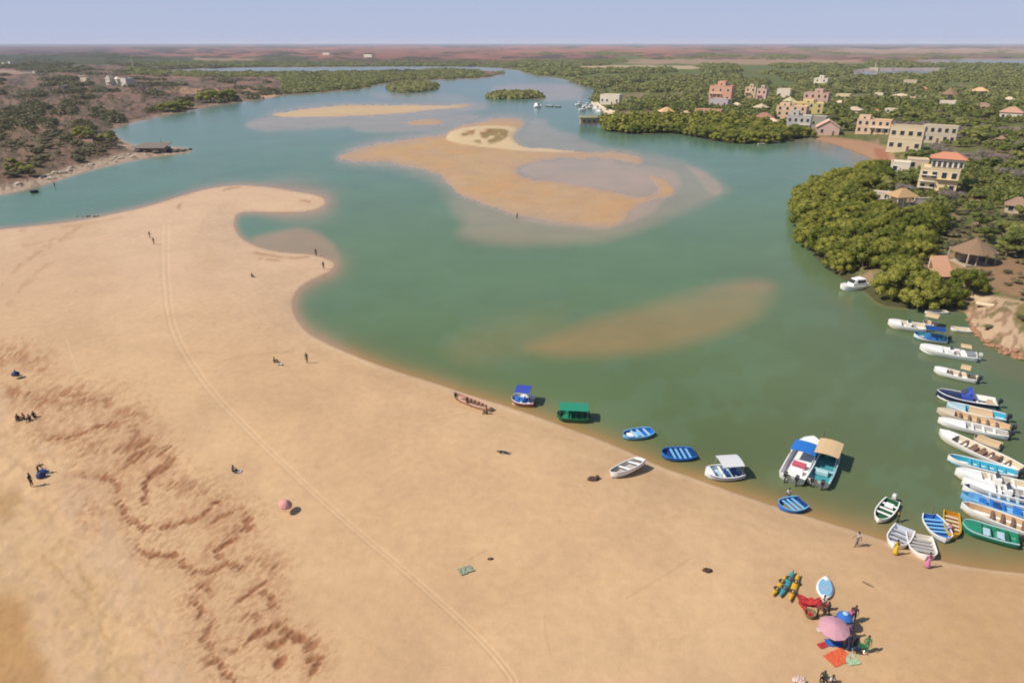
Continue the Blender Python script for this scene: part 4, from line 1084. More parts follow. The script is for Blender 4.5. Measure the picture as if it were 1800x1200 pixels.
# wooden boathouse standing in the water
p = at(1035, 222, z=0); e = empty("stilt_hut", (p.x, p.y+3, 0), R(3), "brown wooden hut on stilts standing in the water off the marina", "hut")
MB().box(-5, 5, -3, 3, .8, 4.6).obj("wall", P("plank_wall", 96, 78, 68), e)
MB().rings([[(-5.6, -3.6, 4.62), (5.6, -3.6, 4.62), (5.6, 3.6, 4.62), (-5.6, 3.6, 4.62)], [(-5.6, -3.6, 4.8), (5.6, -3.6, 4.8), (5.6, 3.6, 4.8), (-5.6, 3.6, 4.8)], [(-4, -.2, 6.0), (4, -.2, 6.0), (4, .2, 6.0), (-4, .2, 6.0)]]).obj("roof", P("mossy_roof", 112, 116, 78), e)
for x in (-4.6, -1.5, 1.5, 4.6):
    for y in (-2.8, 2.8): MB().tube([(x, y, -1.5), (x, y, .85)], .18, 6).obj("stilt", WOODB, e)
for x in (-3, 0, 3): window(e, Matrix.Translation((x, -3, 2.1)), 1.0, 1.2, frame=WOODB)

# white curved quay of the marina
def quay(pts, w, h, label, mat):
    e = None; Pn = [at(u, v) for u, v in pts]; c = Pn[0]
    e = empty("quay", (c.x, c.y, 0), 0, label, "quay")
    L_ = []; 
    for i, q in enumerate(Pn):
        d = (Pn[min(i+1, len(Pn)-1)] - Pn[max(0, i-1)]); d.z = 0; d.normalize(); nrm = Vector((-d.y, d.x, 0))
        a, b = q - c + nrm*w/2, q - c - nrm*w/2
        L_.append([(a.x, a.y, -.8), (b.x, b.y, -.8), (b.x, b.y, h), (a.x, a.y, h)])
    MB().rings(L_).obj("deck", mat, e)
    mb = MB()
    L2 = [[(p_[3][0], p_[3][1], h+.01), (p_[3][0]*.98+p_[2][0]*.02, p_[3][1]*.98+p_[2][1]*.02, h+.01), (p_[3][0]*.98+p_[2][0]*.02, p_[3][1]*.98+p_[2][1]*.02, h+.6), (p_[3][0], p_[3][1], h+.6)] for p_ in L_]
    MB().rings(L2).obj("kerb", WHITEP, e)
quay([(1044, 182), (1050, 190), (1060, 196), (1075, 201), (1095, 206), (1120, 211), (1160, 216)], 4.5, 1.5, "curved pale stone quay running from the marina behind the mangroves", P("quay_stone", 226, 200, 168))
p = at(1163, 216); e = empty("bathing_cabin", (p.x, p.y, p.z), 0, "small green cabin at the right end of the pale quay", "cabin")
MB().box(-2, 2, 0, 3, -.5, 2.6).obj("wall", P("green_cabin_wall", 120, 170, 110), e); MB().box(-2.3, 2.3, -.3, 3.3, 2.62, 2.8).obj("roof", WHITE2, e)
window(e, Matrix.Translation((0, 0, .9)), 1.0, 1.0)

# thin masts on the plain
for u, vb, hp, lab in ((235, 122, 24, "tall thin radio mast on the far left plain"), (1538, 124, 12, "slim mast beside the far grey block")):
    p = at(u, vb); h = px_h(p, hp, vb); e = empty("radio_mast", p, 0, lab, "mast")
    MB().tube([(0, 0, 0), (0, 0, h)], [1.0, .4], 6).obj("pole", GREY, e)
    MB().box(-2, 2, -.4, .4, h*.9, h*.93).obj("crossbar", GREY, e)

# boulders
ROCKD = pm("dark_rock", A(92, 80, 76), .9, .25, 1.2, bump=.4); ROCKL = pm("pale_rock", A(196, 176, 152), .9, .2, 1.2, bump=.4); ROCKR = pm("rust_rock", A(168, 124, 92), .9, .25, 1.2, bump=.4)
def rock(u, v, s, mat, label, group, rnd, flat=.55):
    p = at(u, v)
    mb = MB(); rs = []
    n = 9
    for j in range(6):
        th = math.pi*j/5; rr = max(math.sin(th), .1)
        rs.append([(s*rr*math.cos(2*math.pi*k/n)*rnd.uniform(.75, 1.15), s*rr*math.sin(2*math.pi*k/n)*rnd.uniform(.75, 1.15), -s*flat*math.cos(th)*rnd.uniform(.85, 1.1)) for k in range(n)])
    mb.rings(rs)
    o = mb.obj("boulder", mat); o.location = (p.x, p.y, max(p.z, -.1) + s*flat*.25); o.rotation_euler = (0, 0, rnd.uniform(0, 6)); tag(o, label, "rock", group)
rr = random.Random(21)
for k in range(26):
    t = rr.random(); u = 244 + 92*t; v = 262 + 3*math.sin(t*3) + rr.uniform(-3, 6)*(1-t*.8) + 1
    rock(u, v, rr.uniform(.9, 2.2)*(1.25-t*.6), ROCKD, "dark boulder piled on the rocky point of the left bank", "dark boulders on the rocky point", rr)
for k in range(34):
    t = rr.random(); u = 20 + 215*t; v = np.interp(u, [0, 40, 90, 140, 190, 240], [336, 327, 313, 297, 285, 274]) + rr.uniform(-7, 3)
    rock(u, v, rr.uniform(.4, 1.3), ROCKL, "pale shore rock lying along the left bank beach", "pale rocks along the left bank beach", rr)
for k in range(34):
    t = rr.random(); u = 1700 + 110*t; v = np.interp(u, [1700, 1716, 1738, 1765, 1810], [566, 588, 608, 622, 634]) + rr.uniform(-8, 2)
    rock(u, v, rr.uniform(.25, .7), ROCKR, "rust coloured rock edging the bank by the moorings", "rust rocks edging the bank", rr)
for k in range(6):
    rock(138 + k*7 + rr.uniform(-2, 2), 383.5 - k*.5, rr.uniform(.35, .6), ROCKD, "dark stone at the water's edge on the left of the spit", "dark stones at the water's edge", rr)
p = at(1733, 538); rr2 = random.Random(4)
o = MB().box(-1.6, 1.6, -.5, .5, 0, .5, b=.12).obj("sand_bag_wall", P("sack_cloth", 232, 206, 160)); o.location = (p.x, p.y, p.z); o.rotation_euler = (0, 0, R(-35)); tag(o, "pale low sandbag wall on the tan bank track above the moorings", "sandbag wall")

# ================================================================== planting
prnd = random.Random(77)
def blocked(x, y, size, hgt=5.0):
    """true where a crown would stand in a building or hide its front"""
    for (hx, hy, hr, fy, hw2, u0, u1, vt, vb) in HOUSE_BOXES:
        if abs(x-hx) < hr + size*.35 and abs(y-hy) < hr + size*.35: return True
    z0 = 1.5; p = (x, y, z0); Z = depth_of(p); ut, vt_ = xy_to_uv(x, y)
    vtop = 600 - F_PX*(y*SP - (CAM_H - z0 - hgt)*CP)/(y*CP + (CAM_H - z0 - hgt)*SP)
    r_ = size*.42*F_PX/Z
    for (hx, hy, hr, fy, hw2, u0, u1, vt, vb) in HOUSE_BOXES:
        if y < fy and ut + r_ > u0 and ut - r_ < u1 and vtop < vt + (vb-vt)*(.55 if vb > 400 else .96 if vb > 225 else .86 if vb > 205 else .8) and vtop > vt - 60: return True
    return False
REG_HUMMOCK = [(1384, 350), (1440, 322), (1500, 308), (1556, 302), (1566, 330), (1530, 345), (1540, 372), (1600, 395), (1640, 430), (1640, 470), (1690, 505), (1700, 545), (1640, 548), (1590, 548), (1545, 542), (1520, 515), (1480, 490), (1440, 462), (1400, 400)]
REG_BELT = [(1060, 214), (1120, 217), (1180, 217), (1215, 212), (1300, 224), (1340, 228), (1412, 234), (1425, 244), (1395, 248), (1350, 255), (1300, 254), (1250, 250), (1210, 240), (1190, 236), (1120, 238), (1064, 233)]
cand = []
# hummock mangroves, dense
Pp, Uu, Vv = scatter(3.9, 95, 290, .8, 3)
ww_ = sdf(WATER, Uu, Vv)
m = poly_in(REG_HUMMOCK, Uu, Vv) & (ww_ < 0.5) & ~poly_in([(1440, 482), (1538, 482), (1545, 532), (1470, 532)], Uu, Vv)
hum = Pp[m]; hz = ground_z(hum[:, 0], hum[:, 1])
for (x, y), z in zip(hum, hz):
    s = prnd.uniform(5.4, 8.0)
    if blocked(x, y, s*.6, s*.75): continue
    cand.append(('mangrove', y, x, y, z, s, s*prnd.uniform(.85, 1.15), "dense green mangrove tree in the thicket bulging into the lagoon", "mangroves of the lagoon thicket"))
Pp, Uu, Vv = scatter(5.0, 240, 430, .8, 4)
ww_ = sdf(WATER, Uu, Vv)
m = poly_in(REG_BELT, Uu, Vv) & (ww_ < .3)
bel = Pp[m]; bz = ground_z(bel[:, 0], bel[:, 1])
for (x, y), z in zip(bel, bz):
    s = prnd.uniform(7, 9.5)
    cand.append(('mangrove', y, x, y, max(z, 0)*.5, s, s*prnd.uniform(.7, .9), "bright green mangrove tree in the belt before the village", "mangroves of the village belt"))
mang = sorted(cand, key=lambda c: c[1])
print("mangroves", len(mang))
MANG_MORE = mang[294:]
for c in mang[:294]: plant(c[0], c[2], c[3], c[4], c[5], c[6], c[7], c[8], prnd)
# village woods: shade trees, bare trees, shrubs
vt = []
Pp, Uu, Vv = scatter(5.0, 95, 520, .95, 5)
ww_ = sdf(WATER, Uu, Vv); bch = Vv > np.interp(Uu, XS_DIV, YS_DIV)
rgt = (Uu > 900) & (ww_ < -2.5) & ~bch
open_track = np.maximum.reduce([sdf(np.array(q, float), Uu, Vv) for q in (
   [(1430, 236), (1480, 238), (1540, 250), (1590, 285), (1600, 300), (1570, 330), (1540, 300), (1480, 262)],
   [(1690, 535), (1735, 530), (1790, 560), (1790, 600), (1900, 650), (1950, 680), (1780, 640), (1700, 575)],
   [(1070, 196), (1200, 207), (1200, 216), (1070, 212)])])
den = fbm(Pp[:, 0], Pp[:, 1], 38, 3, 200)
m = rgt & (open_track < 0) & ~poly_in(REG_HUMMOCK, Uu, Vv) & ~poly_in(REG_BELT, Uu, Vv) & (den > .40)
zz = ground_z(Pp[:, 0], Pp[:, 1])
kindn = fbm(Pp[:, 0], Pp[:, 1], 25, 3, 201)
for i in np.where(m)[0]:
    x, y = Pp[i]
    k = 'shade'
    if kindn[i] > .63 or prnd.random() < .07: k = 'bare'
    elif kindn[i] < .40 or prnd.random() < .25: k = 'shrub'
    s = prnd.uniform(3.8, 9.5) if k != 'shrub' else prnd.uniform(3.0, 5.5)
    h = s*prnd.uniform(.65, .95) if k != 'shrub' else s*prnd.uniform(.5, .75)
    if blocked(x, y, s, h*.8): continue
    vt.append([k, y, x, y, zz[i], s, h])
Pq, Uq, Vq = scatter(3.6, 100, 265, .95, 15)
wq = sdf(WATER, Uq, Vq); oq = sdf(np.array([(1690, 535), (1735, 530), (1790, 560), (1790, 600), (1900, 650), (1950, 680), (1780, 640), (1700, 575)], float), Uq, Vq)
mq = (Uq > 1440) & (wq < -3) & (Vq < np.interp(Uq, XS_DIV, YS_DIV)) & ((oq < 0) | (fbm(Pq[:, 0], Pq[:, 1], 9, 3, 205) > .62)) & ~poly_in(REG_HUMMOCK, Uq, Vq) & ~poly_in([(1430, 236), (1480, 238), (1540, 250), (1590, 285), (1600, 300), (1570, 330), (1540, 300), (1480, 262)], Uq, Vq) & (fbm(Pq[:, 0], Pq[:, 1], 12, 3, 206) > .40)
zq = ground_z(Pq[:, 0], Pq[:, 1])
for i in np.where(mq)[0]:
    x, y = Pq[i]; s = prnd.uniform(1.8, 4.2); h = s*prnd.uniform(.5, .9)
    if blocked(x, y, s, h*.7): continue
    vt.append(['shrub', y, x, y, zq[i], s, h])
vt.sort(key=lambda c: c[1])
lab = {'shade': ("leafy green tree in the woods of the village", "trees of the village woods"), 'bare': ("leafless grey brown tree in the woods of the village", "leafless trees of the village woods"),
       'shrub': ("olive shrub growing in the scrub of the village", "shrubs of the village scrub")}
cnt = {'shade': 0, 'bare': 0, 'shrub': 0}; lim = {'shade': 290, 'bare': 150, 'shrub': 184}
WOOD_MORE = []
for c in vt:
    k = c[0]
    if cnt[k] >= lim[k]: WOOD_MORE.append(c); continue
    cnt[k] += 1
    plant(k, c[2], c[3], c[4], c[5], c[6], lab[k][0], lab[k][1], prnd)
print("woods", cnt, len(WOOD_MORE))
# left bank scrub
Pp, Uu, Vv = scatter(6.5, 170, 520, .95, 8)
ww_ = sdf(WATER, Uu, Vv)
m = (Uu < 640) & (ww_ < -4) & (Vv < np.interp(Uu, XS_DIV, YS_DIV))
beachy = (ww_ > -13) & (Vv > 250)
den = fbm(Uu, Vv*2, 30, 4, 300); den = den + .10*smooth(226, 236, Vv) + .12*(ww_ > -12)*(Vv < 230)
m &= ~beachy & (den > .55)
zz = ground_z(Pp[:, 0], Pp[:, 1])
lb_ = []
for i in np.where(m)[0]:
    x, y = Pp[i]
    lb_.append(('shrub', y, x, y, zz[i], prnd.uniform(3.5, 7.5), prnd.uniform(3.5, 6.5)))
lb_.sort(key=lambda c: c[1])
print("left", len(lb_))
for c in lb_[:115]: plant('shrub', c[2], c[3], c[4], c[5], c[6], "dark olive shrub on the reddish scrubland of the left bank", "shrubs of the left bank", prnd)
LEFT_MORE = lb_[115:]
for u, v, s, h, k, l in ((145, 243, 9, 8, 'mangrove', "bright green tree, leftmost of the row behind the rocky point"), (165, 250, 8, 7, 'shade', "tall green tree, middle of the row behind the rocky point"), (185, 254, 8, 7, 'shade', "dark green tree, rightmost of the row behind the rocky point"),
                      (28, 300, 7, 6, 'mangrove', "rounded green tree near the left edge above the bank beach"), (52, 310, 6, 5.5, 'shade', "small yellowish tree above the bank beach at left"),
                      (300, 196, 20, 9, 'mangrove', "broad green tree on the left shore before the long bend"), (322, 192, 18, 9, 'mangrove', "second broad green tree along the left shore"), (370, 180, 22, 14, 'mangrove', "big green tree at the bend of the left shore"),
                      (400, 178, 20, 13, 'mangrove', "dark green tree beside the pale beach of the left shore"), (255, 172, 14, 17, 'bare', "tall bare tree on the left plain"), (415, 158, 12, 16, 'bare', "tall bare tree behind the pale beach of the left shore"), (113, 172, 16, 14, 'bare', "spreading bare tree alone on the brown left plain")):
    p = at(u, v); plant(k, p.x, p.y, p.z, s, h, l, None, prnd)

# ------------------------------------------------------------------ far woods, thickets: masses nobody could count
def clump_mass(name, items, mat, label, cat, leaves=26, seed=1):
    """items: x, y, z, radius, height; each a lumpy tuft of leaf sprays"""
    r = np.random.default_rng(seed)
    it = np.array([i[:5] for i in items], float)
    n = len(it)
    if n == 0: return
    k = leaves
    d = r.normal(size=(n, k, 3)); d /= np.linalg.norm(d, axis=2, keepdims=True); d[..., 2] = np.abs(d[..., 2])
    lump = 1 + .22*np.sin(d[..., 0:1]*5 + it[:, None, 0:1]) * np.cos(d[..., 1:2]*4 + it[:, None, 1:2])
    sc = np.stack([it[:, 3], it[:, 3], it[:, 4]], -1)[:, None, :]
    c = it[:, None, :3] + d*sc*lump*r.uniform(.7, 1.05, (n, k, 1))
    nn = d + r.normal(scale=.45, size=d.shape); nn /= np.linalg.norm(nn, axis=2, keepdims=True)
    a = np.cross(nn, np.array([.3, .2, 1.])); a /= np.linalg.norm(a, axis=2, keepdims=True) + 1e-6
    b = np.cross(nn, a)
    s = np.minimum(it[:, None, 3:4]*.5, it[:, None, 4:5]*.9)*r.uniform(.22, .55, (n, k, 1))
    hfac = np.minimum(1, (it[:, 4]/it[:, 3]))[:, None, None]
    a2 = a*s; b2 = b*s*np.array([1, 1, 1]); 
    v = np.stack([c-a2, c-b2*.8, c+a2, c+b2*.8], 2).reshape(-1, 3)
    me = raw_mesh(name, v, np.arange(len(v)).reshape(-1, 4), mat)
    o = bpy.data.objects.new(name, me); scene.collection.objects.link(o); tag(o, label, cat, None, "stuff")
items = [(c[2], c[3], c[4]+1.2, c[5]*.5, c[6]*.75) for c in MANG_MORE]
if items: clump_mass("mangrove_thicket", items, LEAF_MANG, "mangrove crowns massed at the back of the belt before the village", "mangroves", 420, 2)
items = [(c[2], c[3], c[4]+1.0, c[5]*.5, c[6]*.8) for c in WOOD_MORE]
far_items = []; isl = []; left_items = [(c[2], c[3], c[4]+.5, c[5]*.5, c[6]*.6) for c in LEFT_MORE]
for (st, ya, yb, sd) in ((9, 520, 900, 31), (15, 900, 1600, 32), (34, 1600, 3400, 33), (80, 3400, 7500, 34)):
    Pp, Uu, Vv = scatter(st, ya, yb, .95, sd, (-60, 1860))
    ww_ = sdf(WATER, Uu, Vv); pn = np.maximum.reduce([sdf(POND_R, Uu, Vv, 3), sdf(RIVER_R1, Uu, Vv, 3), sdf(RIVER_R2, Uu, Vv, 3)])
    zz = ground_z(Pp[:, 0], Pp[:, 1])
    den = fbm(Uu, Vv*7, 60, 4, 400); den2 = fbm(Uu, Vv*10, 40, 4, 401)
    land_ok = (ww_ < -.3) & (pn < -.5) & ~poly_in([(1590, 112), (1900, 112), (1900, 119), (1600, 117.5)], Uu, Vv) & ~poly_in([(1060, 112), (1530, 112), (1520, 118.5), (1080, 118.5)], Uu, Vv)
    pale = poly_in([(1010, 118), (1230, 118), (1235, 126), (1020, 126)], Uu, Vv) | poly_in([(1090, 107), (1520, 107), (1520, 114), (1100, 115)], Uu, Vv) | poly_in([(1490, 124), (1670, 122), (1675, 131), (1580, 140), (1490, 141)], Uu, Vv)
    mr_ = (Uu > 890) & land_ok & ~pale & (Vv > 108) & (den > .46)
    mr2_ = (Uu > 890) & land_ok & (Vv <= 108) & (den2 > .64)
    ml_ = (Uu <= 890) & land_ok & ((den > .64) & (Vv < 128) | (den2 > .66))
    ml2_ = (Uu <= 890) & land_ok & (ww_ > -9) & (Vv < 168) & (den > .30) & (Uu > 500)
    ml3_ = (Uu > 232) & (Uu < 960) & (Vv > 108.5) & (Vv < 117) & land_ok & (den > .32)
    ml4_ = (Uu > 230) & (Uu < 890) & (Vv > 124.5) & (Vv < 141 - (Uu < 520)*5) & land_ok & (den > .30)
    ml5_ = (Uu > 500) & (Uu < 690) & (Vv > 140) & (Vv < 162) & land_ok & (den > .30)
    q = max(1.0, st/9)
    for i in np.where(mr_ | mr2_ | ml_ | ml2_ | ml3_ | ml4_ | ml5_)[0]:
        x, y = Pp[i]
        h_ = prnd.uniform(3.0, 5.5) if st < 20 else prnd.uniform(1.8, 3.6)
        if Uu[i] < 890: h_ *= .7
        if blocked(x, y, 8, h_): continue
        r_ = st*prnd.uniform(.5, .8) if st < 20 else st*prnd.uniform(.3, .6)
        (far_items if Uu[i] > 890 or ml2_[i] or ml3_[i] or ml4_[i] or ml5_[i] else left_items).append((x, y, zz[i]+.4, r_, h_))
for isle in (ISLE_1, ISLE_2):
    Pp, Uu, Vv = scatter(6, 440, 900, .9, 41)
    m = sdf(isle, Uu, Vv) > -.3
    for x, y in Pp[m]: isl.append((x, y, .3, 6, prnd.uniform(3.0, 4.4)))
print("masses", len(items), len(far_items), len(left_items), len(isl))
clump_mass("village_woodland", items, LEAF_TREE, "mixed green woodland closing in behind the village houses", "woodland", 240, 5)
clump_mass("far_woodland", far_items, LEAF_FAR, "flat green mangrove woodland reaching to the plain", "woodland", 120, 6)
Pp, Uu, Vv = scatter(4.2, 170, 760, .95, 88, (-60, 640))
ww_ = sdf(WATER, Uu, Vv)
m = (ww_ < -4) & (Vv < np.interp(Uu, XS_DIV, YS_DIV)) & ~((ww_ > -15) & (Vv > 250)) & (fbm(Uu, Vv*2, 14, 4, 301) > .53 - .05*(Vv > 225))
zz = ground_z(Pp[:, 0], Pp[:, 1])
tufts = [(Pp[i][0], Pp[i][1], zz[i], prnd.uniform(.7, 2.3), prnd.uniform(.6, 1.8)) for i in np.where(m)[0]]
clump_mass("dry_tufts", tufts, LEAF_DARK, "low dry tufts and thorny scrub carpeting the left bank", "scrub", 14, 9)
clump_mass("left_scrub", left_items, LEAF_DARK, "thin dark scrub scattered over the left plain", "scrub", 90, 7)
clump_mass("islet_mangroves", isl, LEAF_FAR, "low mangroves covering the two islets in the channel", "mangroves", 150, 8)

# ================================================================== boats
BW = pm("boat_white", (.76, .73, .68), .4, .06, 4.0); BCREAM = paint("boat_cream", 226, 208, 178, .5); BTAN = paint("boat_tan", 214, 178, 134, .7)
BBLUE = paint("boat_blue", 44, 122, 208, .4); BNAVY = paint("boat_navy", 40, 48, 88, .4); BLIGHT = paint("boat_light_blue", 130, 196, 240, .45)
BTURQ = paint("boat_turquoise", 70, 180, 206, .45); BPALE = paint("boat_pale_blue", 186, 216, 222, .5); BGREEN = paint("boat_green", 40, 146, 110, .5)
BDGREEN = paint("boat_dark_green", 36, 104, 64, .5); BYEL = paint("boat_yellow", 232, 178, 40, .4); BRED = paint("boat_red", 172, 70, 48, .5); BPINK = paint("boat_pink", 232, 192, 168, .5)
BDEEP = paint("boat_deep_blue", 28, 72, 140, .5); BTEAL = paint("boat_teal", 70, 160, 168, .45); MOTOR = paint("motor_dark", 52, 52, 58, .35); MOTORW = paint("motor_white", 220, 218, 212, .35)
ROYAL = paint("royal_blue_canvas", 52, 76, 176, .8); CRIM = paint("pink_red_canvas", 206, 92, 112, .8); CANVAS = paint("tan_canvas", 222, 188, 142, .85); WCANVAS = paint("white_canvas", 224, 222, 222, .8)
METAL = pm("steel_tube", (.5, .5, .52), .3, .1, 4, metal=.8); GREYD = paint("grey_deck", 190, 184, 178, .7); SEATD = paint("brown_seat", 140, 106, 84, .8)

def hull_shape(L, B, D, bow=.32, stern=.75, sheer=.35, rocker=.12, n=15):
    """list of sections: x, half beam, sheer z, keel z; x runs from stern (-L/2) to bow (+L/2)"""
    S_ = []
    for i in range(n):
        t = i/(n-1)
        if t > 1-bow:
            q = (t-(1-bow))/bow; b = math.sqrt(max(0, 1-q**1.9))
        else: b = 1.0
        if t < .35:
            b *= stern + (1-stern)*math.sin(t/.35*math.pi/2)
        b = max(b, .03)
        zs = D*(1 + sheer*max(0, (t-.4)/.6)**2 + .06*max(0, (.3-t)/.3))
        zk = rocker*max(0, (t-.65)/.35)**2*D*3
        S_.append((-L/2 + L*t, b*B/2, zs, zk))
    return S_
def boat(label, bow, stern, beam, hull, inner, rim=None, depth=.75, name="rowing_boat", cat="boat", thwarts=3, thwart_mat=None, ends=.75, bowl=.34, foredeck=0.0, aftdeck=0.0,
         motors=0, motor_mat=None, canopy=None, console=0, cabin=None, group=None, draft=.16, ground_boat=False, tilt=0.0, stripes=None, zmid=.35, cushions=None, sheer=.35, floor=.22, tarp=None, flip=False):
    if ground_boat:
        a = at(*bow); b = at(*stern)
    else:
        a = at(bow[0], bow[1], z=zmid); b = at(stern[0], stern[1], z=zmid)
    c = (a+b)/2; d = a-b; L = math.hypot(d.x, d.y)
    gz = float(ground_z([c.x], [c.y])[0]) if ground_boat else -draft
    if not ground_boat:
        gz = max(-draft, float(ground_z([c.x], [c.y])[0]) - .03)
    e = empty(name, (c.x, c.y, gz), math.atan2(d.y, d.x), label, cat, group)
    if tilt: e.rotation_euler = (R(tilt), 0, math.atan2(d.y, d.x))
    S_ = hull_shape(L, beam, depth, bowl, ends, sheer)
    out = []
    for x, b_, zs, zk in S_:
        ch = b_*.72
        out.append([(x, -b_, zs), (x, -b_*.93, zk+(zs-zk)*.45), (x, -ch*.8, zk+(zs-zk)*.14), (x, 0, zk), (x, ch*.8, zk+(zs-zk)*.14), (x, b_*.93, zk+(zs-zk)*.45), (x, b_, zs)])
    MB().rings(out, True, True, closed=False).obj("hull", hull, e, True)
    fl = floor
    inn = []
    for x, b_, zs, zk in S_:
        w_ = max(b_-.07, .01); zf = min(max(fl, zk+.08), zs-.03)
        inn.append([(x*.985, w_, zs-.012), (x*.985, w_*.84, zf), (x*.985, 0, zf-.02), (x*.985, -w_*.84, zf), (x*.985, -w_, zs-.012)])
    MB().rings(inn, True, True, closed=False).obj("inner_hull", inner, e, False)
    if not flip:
        g = MB()
        for s_ in (-1, 1):
            g.rings([[(x, s_*(b_+.03), zs-.05), (x, s_*(b_+.03), zs+.035), (x, s_*max(b_-.08, 0), zs+.035), (x, s_*max(b_-.08, 0), zs-.05)] for x, b_, zs, zk in S_])
        g.obj("gunwale", rim or hull, e)
    def sec(t):
        x = -L/2 + L*t; k = min(len(S_)-2, max(0, int(t*(len(S_)-1)))); f_ = t*(len(S_)-1)-k
        return x, S_[k][1]*(1-f_)+S_[k+1][1]*f_, S_[k][2]*(1-f_)+S_[k+1][2]*f_
    for k in range(thwarts):
        t = .14 + .62*(k+.3)/max(thwarts, 1)
        x, b_, zs = sec(t)
        MB().box(x-.13, x+.13, -b_+.05, b_-.05, zs-.20, zs-.13).obj("bench", thwart_mat or rim or hull, e)
    def deck(t0, t1, nm, mat):
        rs = []
        for i in range(7):
            x, b_, zs = sec(t0 + (t1-t0)*i/6)
            rs.append([(x, -b_+.05, zs-.02), (x, 0, zs+.04+.05*b_), (x, b_-.05, zs-.02), (x, 0, zs-.06)])
        MB().rings(rs).obj(nm, mat, e, False)
    if foredeck: deck(1-foredeck, .995, "foredeck", rim if rim and rim is not hull and stripes else hull if foredeck < .5 else (rim or hull))
    if aftdeck: deck(.0, aftdeck, "stern_deck", rim or hull)
    if tarp: deck(tarp[0], tarp[1], "tarpaulin", tarp[2])
    if console:
        x, b_, zs = sec(.45)
        cw = b_*.45
        cs = MB().box(x-.35, x+.35, -cw, cw, fl, zs+.45, b=.08).obj("console", BW, e)
        MB().rings([[(x+.2, -cw, zs+.44), (x+.2, cw, zs+.44), (x+.24, cw, zs+.44), (x+.24, -cw, zs+.44)], [(x-.02, -cw*.9, zs+.85), (x-.02, cw*.9, zs+.85), (x+.02, cw*.9, zs+.85), (x+.02, -cw*.9, zs+.85)]]).obj("windscreen", GLASS, cs)
        MB().box(x-1.05, x-.7, -cw, cw, fl, zs+.12, b=.06).obj("seat", GREYD, e)
    if cabin:
        t0, t1, hc, mt = cabin
        x0, b0, z0 = sec(t0); x1, b1, z1 = sec(t1); bb = min(b0, b1)*.82 if t1 < .9 else b0*.6
        cb = MB(); cb.rings([[(x0, -bb, fl), (x1, -bb*.7, fl), (x1, bb*.7, fl), (x0, bb, fl)], [(x0, -bb, z0+hc*.5), (x1-.1, -bb*.7, z0+hc*.3), (x1-.1, bb*.7, z0+hc*.3), (x0, bb, z0+hc*.5)],
                             [(x0+.1, -bb*.85, z0+hc), (x1-.8, -bb*.6, z0+hc*.95), (x1-.8, bb*.6, z0+hc*.95), (x0+.1, bb*.85, z0+hc)]])
        co_ = cb.obj("cabin", mt, e)
        MB().rings([[(x1-.14, -bb*.62, z0+hc*.42), (x1-.14, bb*.62, z0+hc*.42), (x1-.09, bb*.62, z0+hc*.42), (x1-.09, -bb*.62, z0+hc*.42)], [(x1-.62, -bb*.54, z0+hc*.86), (x1-.62, bb*.54, z0+hc*.86), (x1-.57, bb*.54, z0+hc*.86), (x1-.57, -bb*.54, z0+hc*.86)]]).obj("windscreen", GLASS, co_)
        for s_ in (-1, 1):
            MB().rings([[(x0+.3, s_*bb*.97, z0+hc*.52), (x1-.9, s_*bb*.80, z0+hc*.45), (x1-.9, s_*bb*.83, z0+hc*.45), (x0+.3, s_*bb*1.0, z0+hc*.52)], [(x0+.35, s_*bb*.89, z0+hc*.86), (x1-1.05, s_*bb*.69, z0+hc*.84), (x1-1.05, s_*bb*.73, z0+hc*.84), (x0+.35, s_*bb*.93, z0+hc*.86)]]).obj("side_window", GLASS, co_)
    if canopy:
        t0, t1, hc, mt = canopy[:4]
        x0, b0, z0 = sec(t0); x1, b1, z1 = sec(t1); bb = max(b0, b1)*(canopy[4] if len(canopy) > 4 else .95)
        zt = z0 + hc
        MB().rings([[(x, -bb, zt-.03), (x, -bb*.5, zt+.10), (x, 0, zt+.14), (x, bb*.5, zt+.10), (x, bb, zt-.03), (x, bb*.5, zt+.05), (x, 0, zt+.09), (x, -bb*.5, zt+.05)] for x in (x0, (x0+x1)/2, x1)]).obj("canopy", mt, e)
        for xx in (x0+.1, x1-.1):
            for s_ in (-1, 1):
                MB().tube([(xx, s_*(min(b0, b1)-.1), z0-.1), (xx, s_*bb*.93, zt+.0)], .03, 5).obj("canopy_post", METAL, e)
    for m_ in range(motors):
        y = (m_ - (motors-1)/2)*beam*.42
        x = -L/2
        mo = MB().box(x-.62, x-.12, y-.19, y+.19, depth*.95, depth+.55, b=.09).obj("outboard_motor", motor_mat or MOTOR, e)
        MB().box(x-.42, x-.26, y-.06, y+.06, -.15, depth*.98).obj("motor_leg", motor_mat or MOTOR, mo)
        MB().lathe([(.03, 0), (.16, .03), (.03, .06)], 8, Matrix.Translation((x-.46, y, -.1)) @ Matrix.Rotation(math.pi/2, 4, 'Y')).obj("propeller", METAL, mo)
    if cushions:
        for t, mat in cushions:
            x, b_, zs = sec(t)
            MB().box(x-.32, x+.32, -b_*.5, b_*.5, fl+.02, zs-.08, b=.06).obj("cushion", mat, e)
    if stripes:
        for s_ in (-1, 1):
            MB().rings([[(x, s_*(b_+.004), zs-.16), (x, s_*(b_+.018), zs-.16), (x, s_*(b_+.022), zs-.07), (x, s_*(b_+.006), zs-.07)] for x, b_, zs, zk in S_[:-1]]).obj("stripe", stripes, e)
    return e

